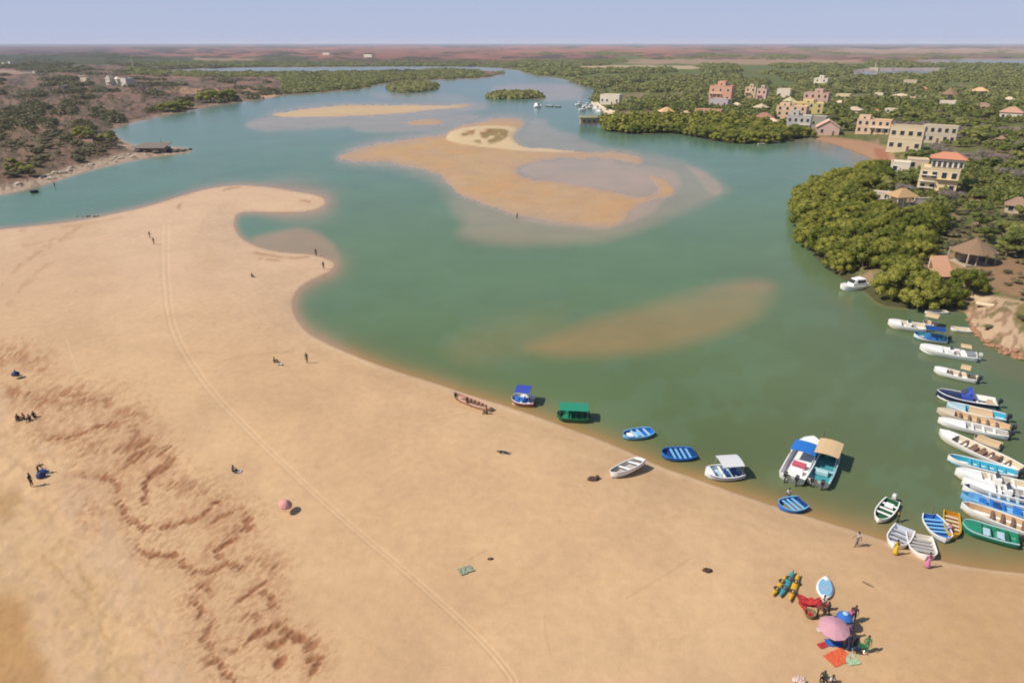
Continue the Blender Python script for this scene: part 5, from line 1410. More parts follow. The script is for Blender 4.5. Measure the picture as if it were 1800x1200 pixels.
# along the beach, left to right
boat("long pink pirogue lying on the sand, left end nearest the spit", (797, 699), (862, 723), 1.5, BPINK, paint("worn_inner", 206, 158, 130, .8), BPINK, name="pirogue", ground_boat=True, thwarts=6, bowl=.45, ends=.4, thwart_mat=SEATD, depth=.6)
boat("small boat with royal blue canopy and red hull, first at the water's edge", (899, 702), (940, 706), 2.6, BRED, BW, BW, name="covered_boat", thwarts=2, canopy=(.18, .8, 1.5, ROYAL, .95), cushions=[(.3, ROYAL), (.55, BBLUE), (.75, BBLUE)], depth=.8, ends=.85)
g_ = boat("green boat under a long green awning at the water's edge", (979, 730), (1036, 733), 2.6, BDGREEN, BGREEN, BDGREEN, name="covered_boat", thwarts=3, canopy=(.04, .93, 1.15, BGREEN, 1.0), depth=.8, ends=.85, bowl=.25, sheer=.15)
boat("light blue rowing boat afloat, third from left along the beach", (1095, 767), (1147, 757), 2.2, BLIGHT, BBLUE, BLIGHT, thwarts=3, cushions=[(.75, BW), (.5, BLIGHT)], bowl=.5, ends=.55, depth=.65, thwart_mat=BPALE)
boat("bright blue rowing boat afloat between the light blue one and the awning boat", (1163, 799), (1221, 796), 2.6, BBLUE, BDEEP, BBLUE, thwarts=4, bowl=.4, ends=.7, depth=.65, thwart_mat=BLIGHT, motors=0)
boat("white and blue boat with a pale awning over its stern", (1239, 833), (1304, 829), 2.7, BW, BPALE, BW, name="covered_boat", thwarts=2, stripes=BBLUE, canopy=(.08, .66, 1.35, WCANVAS, .95), cushions=[(.2, BDEEP), (.45, BDEEP), (.8, BBLUE)], bowl=.5, depth=.75, foredeck=.2)
boat("white skiff pulled up and tilted on the dry sand", (1076, 841), (1128, 820), 2.1, BW, GREYD, BW, name="skiff", ground_boat=True, thwarts=2, tilt=14, bowl=.5, ends=.6, thwart_mat=BW, aftdeck=.1)
boat("small blue dinghy grounded in the shallows with a person behind it", (1371, 893), (1411, 883), 2.3, BBLUE, BDEEP, BLIGHT, name="dinghy", thwarts=3, bowl=.45, ends=.8, depth=.7, thwart_mat=BLIGHT, floor=.1)
boat("white motor cruiser with blue and pink canopy, left of the moored pair", (1430, 770), (1392, 838), 2.9, BW, BW, BW, name="motor_boat", thwarts=0, bowl=.35, ends=.95, depth=1.1, foredeck=.3, motors=2, motor_mat=MOTOR, canopy=(.40, .66, 1.0, BBLUE, .96), tarp=(.70, .9, BW), console=0, cushions=[(.2, BW), (.34, CRIM)], draft=.2, zmid=.8, sheer=.2, floor=.4)
boat("pale blue motor boat with tan roof, right of the moored pair", (1463, 782), (1438, 845), 2.6, BW, BTEAL, BPALE, name="motor_boat", thwarts=1, bowl=.35, ends=.9, depth=.95, foredeck=.25, motors=2, motor_mat=MOTOR, canopy=(.40, .82, 1.45, CANVAS, 1.0), cushions=[(.3, BPALE)], zmid=.8, sheer=.25, floor=.3)
boat("small green and white skiff drifting near the beach", (1543, 916), (1569, 880), 1.7, BW, BDGREEN, BW, name="skiff", thwarts=3, bowl=.5, ends=.8, depth=.65, thwart_mat=BW, motors=1, motor_mat=MOTORW, cushions=[(.2, BW)])
boat("white dinghy on the sand with a yellow clad person at its bow, left of two", (1570, 962), (1590, 930), 2.0, BW, paint("bluish_white", 214, 220, 232, .5), BW, name="dinghy", thwarts=3, bowl=.45, ends=.9, thwart_mat=GREYD)
boat("white dinghy on the sand with a pink clad person at its bow, right of two", (1626, 983), (1614, 942), 2.4, BW, WHITEP, BW, name="dinghy", thwarts=4, bowl=.4, ends=.95, thwart_mat=GREYD)
boat("bright blue rowing boat with white rim nosing the sand by the moorings", (1662, 951), (1634, 905), 2.2, BW, BBLUE, BW, thwarts=4, bowl=.45, ends=.6, depth=.65, thwart_mat=BLIGHT)
boat("bright yellow rowing boat beside the blue one with white rim", (1675, 944), (1672, 900), 1.5, BYEL, paint("amber_inner", 196, 138, 36, .6), BYEL, thwarts=4, bowl=.4, ends=.9, depth=.6, thwart_mat=BCREAM)

# the moorings on the right, from the thicket down
boat("white cabin cruiser moored alone off the mangrove thicket", (1478, 505), (1524, 499), 2.9, BW, BW, BW, name="cabin_cruiser", thwarts=0, bowl=.5, ends=.9, depth=1.0, foredeck=.35, cabin=(.2, .66, 1.3, BW), draft=.2, zmid=.6)
boat("white angler's cruiser at the head of the moorings", (1561, 566), (1628, 576), 3.0, BW, BCREAM, BW, name="motor_boat", thwarts=0, bowl=.4, ends=.9, depth=1.0, foredeck=.35, console=1, motors=1, motor_mat=MOTORW, zmid=.7)
boat("small dark boat with a tan square awning under the mangroves", (1622, 566), (1650, 572), 2.4, BNAVY, BTAN, BW, name="covered_boat", thwarts=1, canopy=(.1, .9, 1.5, CANVAS, 1.1), depth=.7, ends=.9, zmid=.5)
boat("low white skiff beached under the mangrove edge", (1626, 548), (1666, 547), 1.3, BW, BCREAM, BW, name="skiff", thwarts=2, depth=.5, bowl=.45)
boat("blue boat with rolled navy canopy, second at the head of the moorings", (1606, 590), (1664, 598), 3.0, BW, BTEAL, BBLUE, name="covered_boat", thwarts=2, canopy=(.12, .72, 1.5, BDEEP, .85), cushions=[(.4, BBLUE), (.6, BBLUE)], depth=.8, bowl=.5, motors=1)
boat("short white tender with square stern close to the bank", (1671, 577), (1706, 580), 1.7, BW, BCREAM, BW, name="skiff", thwarts=2, depth=.55, ends=.95, bowl=.25, thwart_mat=BCREAM)
boat("long white launch with a small cream awning aft", (1617, 609), (1718, 626), 2.8, BW, BW, BW, name="motor_boat", thwarts=1, bowl=.42, ends=.85, depth=.95, foredeck=.4, console=1, canopy=(.14, .32, 1.25, CANVAS, .6), motors=1, motor_mat=MOTORW, zmid=.7)
boat("white pirogue with pointed bow and brown seats below the long launch", (1642, 648), (1718, 666), 2.2, BW, BCREAM, BW, name="pirogue", thwarts=3, bowl=.5, ends=.8, depth=.85, foredeck=.3, thwart_mat=SEATD, motors=1, canopy=(.2, .42, 1.3, CANVAS, .9), zmid=.6)
boat("navy hulled launch with a royal blue cover and white deck", (1646, 690), (1752, 708), 2.7, BNAVY, BW, BW, name="motor_boat", thwarts=1, bowl=.42, ends=.85, depth=1.0, foredeck=.42, cabin=(.42, .6, 1.2, ROYAL), motors=1, motor_mat=MOTOR, zmid=.7, cushions=[(.1, BTAN)])
boat("pale blue boat half covered by a tan tarpaulin", (1664, 712), (1768, 734), 2.4, BPALE, BTURQ, BW, name="pirogue", thwarts=2, bowl=.4, ends=.75, depth=.85, foredeck=.32, tarp=(.22, .62, CANVAS), motors=1, zmid=.6)
boat("cream decked pirogue with brown hatches, above the plain white one", (1647, 720), (1776, 752), 2.3, BCREAM, BTAN, BCREAM, name="pirogue", thwarts=5, bowl=.45, ends=.6, depth=.8, foredeck=.25, thwart_mat=SEATD, motors=1, zmid=.6)
boat("plain white pirogue with empty white deck, below the cream decked one", (1649, 738), (1772, 764), 2.1, BW, GREYD, BW, name="pirogue", thwarts=4, bowl=.5, ends=.6, depth=.85, foredeck=.4, thwart_mat=BW, motors=1, zmid=.6)
boat("small tan covered skiff squeezed between the white pirogues", (1712, 768), (1760, 784), 1.9, BCREAM, BTAN, BCREAM, name="skiff", thwarts=0, bowl=.3, ends=.9, depth=.7, tarp=(.05, .9, CANVAS), zmid=.5)
boat("longest white pirogue with four brown hatches on its open deck", (1651, 758), (1797, 824), 2.5, BW, BCREAM, BW, name="pirogue", thwarts=6, bowl=.45, ends=.55, depth=.9, thwart_mat=SEATD, foredeck=.2, motors=1, zmid=.7, cushions=[(.3, SEATD), (.45, SEATD), (.55, SEATD), (.85, SEATD)])
boat("turquoise pirogue with a white rim", (1666, 803), (1788, 832), 2.1, BW, BTURQ, BW, name="pirogue", thwarts=5, bowl=.5, ends=.65, depth=.8, thwart_mat=BTURQ, motors=1, zmid=.6)
boat("white launch with grey deck below the turquoise pirogue", (1679, 828), (1815, 858), 2.2, BW, BCREAM, BW, name="motor_boat", thwarts=2, bowl=.45, ends=.8, depth=.95, foredeck=.35, console=1, motors=1, zmid=.7)
boat("white launch with a dark cockpit, directly above the blue pirogues", (1691, 845), (1840, 880), 2.3, BW, GREYD, BW, name="motor_boat", thwarts=2, bowl=.42, ends=.85, depth=.95, foredeck=.4, console=1, motors=1, zmid=.7)
boat("white rimmed pirogue painted deep blue inside with pale ribs", (1692, 856), (1850, 895), 2.3, BW, BDEEP, BW, name="pirogue", thwarts=6, bowl=.5, ends=.65, depth=.85, thwart_mat=BPALE, zmid=.6)
boat("light blue pirogue with blue seats, uppermost but one of the lower three", (1689, 870), (1860, 916), 2.3, BLIGHT, BLIGHT, BLIGHT, name="pirogue", thwarts=5, bowl=.5, ends=.65, depth=.85, thwart_mat=BBLUE, zmid=.6, cushions=[(.62, BDEEP), (.4, BBLUE), (.76, BBLUE)])
boat("white pirogue with a sandy tan inside, above the green boat", (1689, 888), (1870, 950), 2.4, BW, BTAN, BW, name="pirogue", thwarts=6, bowl=.5, ends=.6, depth=.9, thwart_mat=SEATD, zmid=.6)
boat("green boat with pale tarps over its deck, lowest of the moorings", (1690, 922), (1790, 950), 2.3, BGREEN, BGREEN, BPALE, name="pirogue", thwarts=4, bowl=.28, ends=.9, depth=.85, thwart_mat=BDGREEN, motors=1, zmid=.5, foredeck=.35, cushions=[(.55, BPALE), (.3, BPALE)], sheer=.2)

# distant boats
boat("white yacht anchored off the low mangrove islet", (950, 187), (940, 188), 4, BW, BW, BW, name="yacht", thwarts=0, depth=1.3, foredeck=.4, cabin=(.2, .7, 2.0, BW), zmid=.6)
for (u0, v0, u1, v1, lab_) in ((958, 186, 972, 187, "dark open boat, nearer the anchored yacht"), (974, 187, 986, 187.5, "dark open boat, farther right of the anchored yacht")):
    boat(lab_, (u0, v0), (u1, v1), 2.4, MOTOR, GREYD, BW, name="pirogue", thwarts=2, depth=.9)
for k, (u0, v0, u1, v1, lab_) in enumerate(((1012, 185, 1022, 184, "white motor yacht, outermost at the marina"), (1024, 187, 1035, 186.5, "white motor boat second out at the marina"), (1030, 190, 1042, 189, "white motor boat in the middle of the marina"),
        (1018, 194, 1028, 193, "white boat moored nearest to the wooden stilt hut"), (1042, 191, 1052, 192, "white motor boat tied to the pale quay"), (1048, 196, 1058, 197, "small white boat closest to the quay wall"))):
    boat(lab_, (u0, v0), (u1, v1), 3.0, BW, BW, BW, name="motor_boat", thwarts=0, depth=1.3, foredeck=.3, cabin=(.15, .6, 1.7, BW), zmid=.6)
boat("small dark boat drawn up at the left bank beach", (53, 338), (66, 336), 1.8, BNAVY, MOTOR, BNAVY, name="rowing_boat", thwarts=2, depth=.8)
boat("pale skiff stranded before the mangrove belt, left of two", (1332, 253.5), (1344, 252.5), 1.6, BCREAM, BCREAM, BW, name="skiff", thwarts=1, depth=.6)
boat("pale skiff stranded before the mangrove belt, right of two", (1358, 250), (1370, 249), 1.6, BCREAM, BCREAM, BW, name="skiff", thwarts=1, depth=.6)

# ================================================================== kayaks and paddle board
def kayak(label, a, b, mat, w=.6, name="kayak", inner=None, h=.32, seats=2):
    A_ = at(*a); B_ = at(*b); c = (A_+B_)/2; d = B_-A_; L = math.hypot(d.x, d.y)
    e = empty(name, (c.x, c.y, c.z+.02), math.atan2(d.y, d.x), label, name.replace('_', ' '))
    rs = []
    for i in range(13):
        t = i/12; x = -L/2+L*t; q = max(.03, math.sin(math.pi*t)**.6); up = .16*abs(2*t-1)**3
        rs.append([(x, w/2*q*math.cos(a_), h*.5 + up + h*.5*math.sin(a_)*(.6+.4*q)) for a_ in [k*math.pi/4 for k in range(8)]])
    MB().rings(rs).obj("hull", mat, e, True)
    if inner:
        MB().rings([[(x[0][0]*.88, s_[0]*w/2*.78*max(.03, math.sin(math.pi*i/12)**.6), h+.02 if s_[1] else h-.05) for s_ in ((1, 1), (-1, 1), (-1, 0), (1, 0))] for i, x in enumerate(rs)]).obj("deck_pad", inner, e)
    for k in range(seats):
        x = (-.18 + .36*k)*L if seats > 1 else -.05*L
        mb = MB(); mb.lathe([(.27, h*.9), (.3, h+.03), (.24, h+.05), (.2, h*.97)], 12, c=(x, 0, .0)); mb.obj("cockpit", SHADE if name == "kayak" else GREYD, e)
    return e
kayak("yellow kayak, left of the three lying on the sand", (1357, 1050), (1381, 1016), BYEL, .5)
kayak("teal kayak between the two yellow kayaks", (1370, 1052), (1394, 1007), BTEAL, .62)
kayak("yellow kayak, right of the three lying on the sand", (1387, 1060), (1403, 1012), BYEL, .55)
kayak("pale blue wide paddle board propped beside the umbrella group", (1448, 1056), (1451, 1017), BW, 1.45, "paddle_board", paint("sky_pad", 140, 190, 220, .6), .26, 1)

# ================================================================== people
SKIN = pm("dark_skin", (.10, .055, .035), .6, .1, 5); SKIN2 = pm("tan_skin", (.32, .19, .12), .6, .1, 5); HAIR = pm("black_hair", (.015, .012, .01), .8, .1, 5)
EYEW = pm("eye", (.7, .7, .68), .3, .02, 5)
def skin_mesh(name, verts, edges, radii, levels=1):
    me = bpy.data.meshes.new(name); me.from_pydata(verts, edges, [])
    o = bpy.data.objects.new("tmp", me); scene.collection.objects.link(o)
    md = o.modifiers.new("s", 'SKIN'); md.use_smooth_shade = True
    sv = me.skin_vertices[0].data
    for i, r in enumerate(radii): sv[i].radius = r if isinstance(r, tuple) else (r, r)
    sv[0].use_root = True
    if levels: o.modifiers.new("b", 'SUBSURF').levels = levels
    dg = bpy.context.evaluated_depsgraph_get(); dg.update()
    m2 = bpy.data.meshes.new_from_object(o.evaluated_get(dg)); m2.name = name
    bpy.data.objects.remove(o); bpy.data.meshes.remove(me)
    return m2
POSES = {}
def pose_joints(kind):
    """joint positions of a 1.72 m figure facing -Y; feet at z=0"""
    J = {}
    if kind in ('stand', 'walk', 'arms_out'):
        J['pel'] = (0, 0, .96); J['waist'] = (0, .01, 1.12); J['chest'] = (0, .02, 1.33); J['neck'] = (0, .0, 1.48); J['head0'] = (0, -.015, 1.56); J['head'] = (0, -.02, 1.66)
        st = .26 if kind == 'walk' else 0.03
        for s, n in ((1, 'R'), (-1, 'L')):
            f = st*s
            J['hip'+n] = (s*.09, 0, .92); J['knee'+n] = (s*.10, -f*.55-.02, .50); J['ank'+n] = (s*.10, -f+.03*s*(kind == 'walk'), .09); J['toe'+n] = (s*.11, -f-.16, .03)
            J['sho'+n] = (s*.17, .01, 1.42)
            if kind == 'arms_out': J['elb'+n] = (s*.38, -.10, 1.28); J['wri'+n] = (s*.50, -.28, 1.16); hd = (s*.3, -.95, -.2)
            else: J['elb'+n] = (s*.24, f*.5+.02, 1.14); J['wri'+n] = (s*.26, f*.9-.08, .90); hd = (0, -.15, -1)
            J['hd'+n] = hd
    elif kind == 'sit':
        J['pel'] = (0, 0, .13); J['waist'] = (0, .03, .28); J['chest'] = (0, .03, .49); J['neck'] = (0, -.02, .64); J['head0'] = (0, -.05, .72); J['head'] = (0, -.07, .82)
        for s, n in ((1, 'R'), (-1, 'L')):
            J['hip'+n] = (s*.09, -.03, .12); J['knee'+n] = (s*.15, -.38, .40); J['ank'+n] = (s*.12, -.62, .08); J['toe'+n] = (s*.13, -.80, .04)
            J['sho'+n] = (s*.17, .0, .58); J['elb'+n] = (s*.24, -.16, .38); J['wri'+n] = (s*.15, -.36, .46); J['hd'+n] = (0, -.9, -.3)
    elif kind == 'bend':
        J['pel'] = (0, .05, .90); J['waist'] = (0, -.06, 1.02); J['chest'] = (0, -.24, 1.10); J['neck'] = (0, -.38, 1.12); J['head0'] = (0, -.45, 1.11); J['head'] = (0, -.54, 1.08)
        for s, n in ((1, 'R'), (-1, 'L')):
            J['hip'+n] = (s*.09, .03, .86); J['knee'+n] = (s*.11, -.04, .47); J['ank'+n] = (s*.12, .04, .09); J['toe'+n] = (s*.13, -.12, .03)
            J['sho'+n] = (s*.17, -.30, 1.08); J['elb'+n] = (s*.20, -.38, .82); J['wri'+n] = (s*.15, -.46, .60); J['hd'+n] = (0, -.2, -1)
    elif kind == 'lie':
        J['pel'] = (0, 0, .11); J['waist'] = (0, .16, .11); J['chest'] = (0, .37, .13); J['neck'] = (0, .52, .13); J['head0'] = (0, .6, .13); J['head'] = (0, .70, .14)
        for s, n in ((1, 'R'), (-1, 'L')):
            J['hip'+n] = (s*.09, -.04, .10); J['knee'+n] = (s*.13, -.46, .12); J['ank'+n] = (s*.15, -.87, .07); J['toe'+n] = (s*.2, -.93, .16)
            J['sho'+n] = (s*.17, .46, .12); J['elb'+n] = (s*.3, .22, .08); J['wri'+n] = (s*.36, -.02, .07); J['hd'+n] = (.1*s, -1, 0)
    return J
def person_meshes(kind):
    if kind in POSES: return POSES[kind]
    J = pose_joints(kind)
    V_ = []; E_ = []; R_ = []
    def add(p, r, parent=None):
        V_.append(tuple(p)); R_.append(r)
        if parent is not None: E_.append((parent, len(V_)-1))
        return len(V_)-1
    pel = add(J['pel'], (.125, .10)); wa = add(J['waist'], (.115, .09), pel); ch = add(J['chest'], (.135, .10), wa); ne = add(J['neck'], .052, ch)
    h0 = add(J['head0'], .07, ne); hd = add(J['head'], (.078, .092), h0)
    hv = Vector(J['head'])
    up = (Vector(J['head']) - Vector(J['head0'])).normalized()
    fw = Vector((0, -1, 0)) - up*Vector((0, -1, 0)).dot(up); fw = fw.normalized() if fw.length > .2 else Vector((0, 0, 1))
    add(hv + fw*.105 - up*.01, .013, hd)                    # nose
    for s in (-1, 1): add(hv + Vector((s*.09, 0, 0)) - up*.01, .018, hd)    # ears
    for n in ('R', 'L'):
        a = add(J['hip'+n], .085, pel); a = add(J['knee'+n], .055, a); a = add(J['ank'+n], .036, a); add(J['toe'+n], .030, a)
        a = add(J['sho'+n], .052, ch); a = add(J['elb'+n], .036, a); w = add(J['wri'+n], .024, a)
        d = Vector(J['hd'+n]).normalized(); side = d.cross(Vector((1, .2, 0))).normalized(); wv = Vector(J['wri'+n])
        palm = add(wv + d*.07, (.030, .022), w)
        s = 1 if n == 'R' else -1
        fin = d.cross(side).normalized()
        for k, ln in enumerate((.070, .080, .075, .058)):
            b0 = wv + d*.09 + side*((k-1.5)*.019)
            q = add(b0 + d*ln*.5, .0085, palm); add(b0 + d*ln*.9 - fin*.018*s, .007, q)
        t1 = add(wv + d*.05 + side*-.038, .010, palm); add(wv + d*.085 + side*-.055, .009, t1)
    body = skin_mesh("body", V_, E_, R_)
    def part(name, chain, radii, extra):
        v = []; ee = []; rr_ = []
        for i, (p, r) in enumerate(zip(chain, radii)):
            v.append(tuple(p)); rr_.append(r)
            if i: ee.append((i-1, i))
        for base, pts, rads in extra:
            pv = base
            for p, r in zip(pts, rads):
                v.append(tuple(p)); rr_.append(r); ee.append((pv, len(v)-1)); pv = len(v)-1
        return skin_mesh(name, v, ee, rr_)
    Jv = {k: Vector(q) for k, q in J.items()}
    lerp = lambda a, b, t: Jv[a]*(1-t) + Jv[b]*t
    shirt = part("shirt", [Jv['pel']*1.0, Jv['waist'], Jv['chest'], lerp('chest', 'neck', .7)], [(.14, .115), (.132, .108), (.155, .12), (.075, .07)],
                 [(2, [Jv['sho'+n], lerp('sho'+n, 'elb'+n, .75)], [.068, .055]) for n in 'RL'])
    trou = part("trousers", [lerp('pel', 'waist', .35), Jv['pel']], [(.132, .108), (.142, .118)], [(1, [Jv['hip'+n], lerp('hip'+n, 'knee'+n, .6), Jv['knee'+n], lerp('knee'+n, 'ank'+n, .75)], [.10, .082, .07, .055]) for n in 'RL'])
    robe = None
    if kind in ('stand', 'walk', 'arms_out'):
        m = MB(); f0 = Jv['pel']
        m.lathe([(.15, 1.12), (.155, .95), (.19, .6), (.24, .22), (.235, .18), (.14, .9)], 14)
        robe = bpy.data.meshes.new("skirt"); robe.from_pydata(m.v, [], m.f)
    hm = MB(); q = hv + up*.035 - fw*.012
    rot = up.to_track_quat('Z', 'Y').to_matrix().to_4x4()
    hm.ellipsoid((0, 0, 0), (.092, .105, .088), 10, 6, Matrix.Translation(q) @ rot)
    hair = bpy.data.meshes.new("hair"); hair.from_pydata(hm.v, [], hm.f)
    em = MB()
    for s in (-1, 1): em.ellipsoid((0, 0, 0), (.012, .012, .012), 6, 4, Matrix.Translation(hv + fw*.088 + Vector((s*.032, 0, 0)) + up*.005))
    eyes = bpy.data.meshes.new("eyes"); eyes.from_pydata(em.v, [], em.f)
    POSES[kind] = (body, shirt, trou, robe, hair, eyes)
    return POSES[kind]
def cloth(r, g, b): return paint("cloth_%d_%d_%d" % (r, g, b), r, g, b, .85, .12, 6)
def person(u, v, kind, label, top, bottom, facing=0, skirt=False, skin=None, z=None, scale=1.0, group=None, tilt=None, lift=0.0):
    body, shirt, trou, robe, hair, eyes = person_meshes(kind)
    p = at(u, v, z=z) if z is not None else at(u, v)
    if z is None and p.z < 0: p.z = max(p.z, -.35)
    e = empty("person", (p.x, p.y, p.z + lift), R(facing), label, "person", group); e.scale = (scale,)*3
    for nm, me, mat in (("body", body, skin or SKIN), ("shirt", shirt, top), ("skirt", robe, bottom) if skirt and robe else ("trousers", trou, bottom), ("hair", hair, HAIR), ("eyes", eyes, EYEW)):
        o = bpy.data.objects.new(nm, me); scene.collection.objects.link(o); o.parent = e
        if not me.materials: me.materials.append(None)
        o.material_slots[0].link = 'OBJECT'; o.material_slots[0].material = mat
        for pl in me.polygons: pl.use_smooth = True
    return e
K = cloth(44, 40, 44); NAVY = cloth(40, 48, 84); BR = cloth(96, 60, 44); WH = cloth(226, 216, 210); PK = cloth(224, 132, 176); YL = cloth(236, 196, 40); GN = cloth(52, 150, 90)
RD = cloth(190, 48, 50); PU = cloth(136, 112, 150); DB = cloth(34, 58, 96); BL = cloth(48, 110, 190); RS = cloth(190, 130, 120); GRY = cloth(150, 140, 150); OL = cloth(86, 86, 52)
person(264, 419, 'walk', "person in dark clothes walking ahead on the spit, first of the pair", K, BR, 160)
person(271, 430, 'walk', "person in brown walking behind, second of the pair on the spit", BR, K, 160)
person(556, 450, 'stand', "dark clothed person at the top of the spit's small point", K, NAVY, 40)
person(569, 473, 'stand', "brown clothed person standing on the spit's small point near the water", BR, BR, 20)
person(443, 487, 'sit', "person sitting alone on pale sand behind the spit's inlet", BR, K, 60)
person(482, 637, 'sit', "person in brown sitting beside a pale bag on open sand", BR, BR, 100)
person(540, 638, 'stand', "person in olive standing alone on open sand", OL, OL, 0)
person(28, 660, 'sit', "person in dark blue sitting on the sand at the far left", NAVY, K, 60)
person(32, 738, 'sit', "leftmost of the group sitting at the left edge, in dark plum", cloth(92, 60, 64), K, 30, group=None)
person(43, 736, 'sit', "second of the group sitting at the left edge, in rust red", cloth(140, 76, 60), BR, -20)
person(53, 738, 'sit', "third of the group sitting at the left edge, in grey purple", cloth(110, 96, 116), K, 10)
person(60, 733, 'sit', "rightmost of the group sitting at the left edge, in dark brown", cloth(70, 44, 44), NAVY, 50)
person(57, 855, 'stand', "person in black standing beside the footprints at lower left", K, BR, 90)
person(69, 833, 'bend', "person in dark red bending over a blue bundle at lower left", cloth(96, 36, 36), NAVY, 120)
person(410, 829, 'sit', "person in grey sitting in open sand above the pink parasol", GRY, K, 70)
person(885, 796, 'lie', "person in dark clothes lying on open sand below the pirogue", K, DB, 70)
person(801, 704, 'sit', "person in black sitting in the left end of the pink pirogue", K, BR, 30, lift=.4)
person(821, 712, 'sit', "person in rust clothes sitting in the middle of the pink pirogue", cloth(150, 84, 66), BR, 30, lift=.35)
person(856, 727, 'sit', "person in brown sitting against the right end of the pink pirogue", BR, K, -60)
person(909, 385, 'stand', "lone figure wading on the wet tip of the sandbank", GRY, BR, 0, z=0)
person(1384, 881, 'stand', "person in white wading behind the blue dinghy", WH, PU, 180, z=-.25)
person(1576, 920, 'stand', "person in yellow brown wading above the white dinghies", cloth(190, 150, 70), OL, 40, z=-.2)
person(1573, 974, 'stand', "person in a yellow robe at the bow of the left white dinghy", YL, YL, 180, True)
person(1629, 997, 'stand', "person in a pink robe at the bow of the right white dinghy", PK, PK, 180, True)
person(1661, 958, 'bend', "person in rose top leaning over the bow of the blue and white boat", RS, K, 150, skin=SKIN)
person(1505, 960, 'walk', "person in pale grey walking along the wet sand edge", cloth(190, 170, 170), cloth(96, 90, 112), -80)
person(1444, 1074, 'stand', "person in white hat and brown at the foot of the pale blue board", WH, BR, 150)
person(1436, 1082, 'bend', "person in brown bending between the red cloth and pink umbrella", BR, K, 60)
person(1452, 1086, 'walk', "person in dark brown at the upper edge of the pink umbrella", cloth(84, 56, 48), K, 200)
person(1492, 1096, 'stand', "person in pink behind the blue umbrella", PK, cloth(150, 60, 90), -20)
person(1499, 1092, 'stand', "person in dark maroon right of the blue umbrella", cloth(88, 44, 50), K, -40)
person(1491, 1122, 'stand', "person in a long mauve robe right of the pink umbrella", PU, PU, 0, True)
person(1490, 1141, 'stand', "person in dark blue at the bottom of the umbrella group", DB, DB, 30, True)
person(1502, 1136, 'sit', "person in navy sitting beside the green chair", DB, K, 60)
person(1521, 1146, 'stand', "person in bright green standing at the right of the group", GN, GN, -30)
person(1448, 1193, 'sit', "person in dark green sitting at the very bottom of the photo", cloth(50, 74, 60), K, -40)
person(1461, 1200, 'sit', "person in white with dark cap at the very bottom of the photo", WH, K, 20)
person(97, 330, 'stand', "small figure standing on the left bank beach", BR, K, 0)

# ================================================================== parasols and things on the sand
def parasol(u, v, r, h, mat, label, tilt=(0, 0), mat2=None, drop=.45, sides=10):
    p = at(u, v); e = empty("beach_umbrella", p, 0, label, "umbrella")
    e.rotation_euler = (R(tilt[0]), R(tilt[1]), 0)
    MB().tube([(0, 0, -.2), (0, 0, h)], .028, 6).obj("pole", METAL, e)
    top = []; 
    for rr_, z in ((.02, h), (r*.35, h-drop*.22), (r*.7, h-drop*.58), (r, h-drop), (r*.985, h-drop-.10), (r*.98, h-drop-.02), (r*.68, h-drop*.58-.05), (.02, h-.06)):
        top.append([(rr_*math.cos(2*math.pi*k/(sides*2))*(1 if k % 2 == 0 else .955), rr_*math.sin(2*math.pi*k/(sides*2))*(1 if k % 2 == 0 else .955), z) for k in range(sides*2)])
    c = MB().rings(top).obj("canopy", mat, e)
    if mat2:
        MB().lathe([(.02, h+.015), (r*.34, h-drop*.20+.012), (r*.33, h-drop*.24), (.02, h-.03)], 12).obj("canopy_cap", mat2, c)
    for k in range(sides):
        a = 2*math.pi*k/sides
        MB().tube([(0, 0, h-.10), (r*.6*math.cos(a), r*.6*math.sin(a), h-drop*.55-.08)], .008, 4).obj("rib", METAL, e)
    return e
PCAN = cloth(214, 150, 150); 
parasol(498, 899, .72, 1.5, cloth(226, 160, 150), "faded pink beach umbrella alone on the sand", (4, 20))
parasol(1461, 1124, 1.18, 1.95, cloth(206, 152, 162), "large pale pink umbrella at the centre of the group", (6, -4), None, .5)
parasol(1480, 1106, .62, 1.9, BL, "round blue umbrella with a pale cap beside the large pink one", (2, -3), cloth(170, 206, 236))
parasol(29, 664, .55, 1.2, cloth(56, 66, 100), "dark blue umbrella over the person at the far left", (10, 10))
parasol(74, 838, .5, .9, cloth(60, 64, 110), "small dark blue umbrella at lower left", (24, 10))

def cloth_sheet(u, v, w, d, rz, mat, label, name="towel", cat="towel", hgt=.06):
    p = at(u, v); n = 8; rr_ = random.Random(int(u))
    top = []; mb = MB()
    vs = []; fs = []
    for j in range(n+1):
        for i in range(n+1):
            vs.append((-w/2+w*i/n + rr_.uniform(-.05, .05), -d/2+d*j/n + rr_.uniform(-.05, .05), .03 + rr_.uniform(0, hgt)))
    m_ = len(vs)
    vs += [(x, y, z-.025) for x, y, z in vs]
    for j in range(n):
        for i in range(n):
            a = j*(n+1)+i; fs.append((a, a+1, a+n+2, a+n+1)); fs.append((m_+a+n+1, m_+a+n+2, m_+a+1, m_+a))
    mb.add(vs, fs)
    o = mb.obj(name, mat); o.location = p; o.rotation_euler = (0, 0, R(rz)); return tag(o, label, cat)
cloth_sheet(1427, 1060, 2.2, 1.0, -12, RD, "crumpled bright red cloth left of the umbrellas", "cloth", "cloth", .4)
cloth_sheet(1416, 1073, .5, 1.6, 5, RD, "narrow red cloth strip hanging down beside the wicker basket", "cloth", "cloth", .25)
cloth_sheet(1473, 1155, 1.9, 1.2, 25, cloth(226, 100, 60), "orange towel spread below the umbrellas")
cloth_sheet(1497, 1160, 1.0, .9, 10, cloth(170, 200, 160), "pale green towel beside the orange one")
cloth_sheet(1446, 1134, .8, .5, 20, RD, "small red towel left of the blue mat")
cloth_sheet(1466, 1130, 1.3, .7, -5, BL, "blue mat in the shade of the large pink umbrella", "mat", "mat")
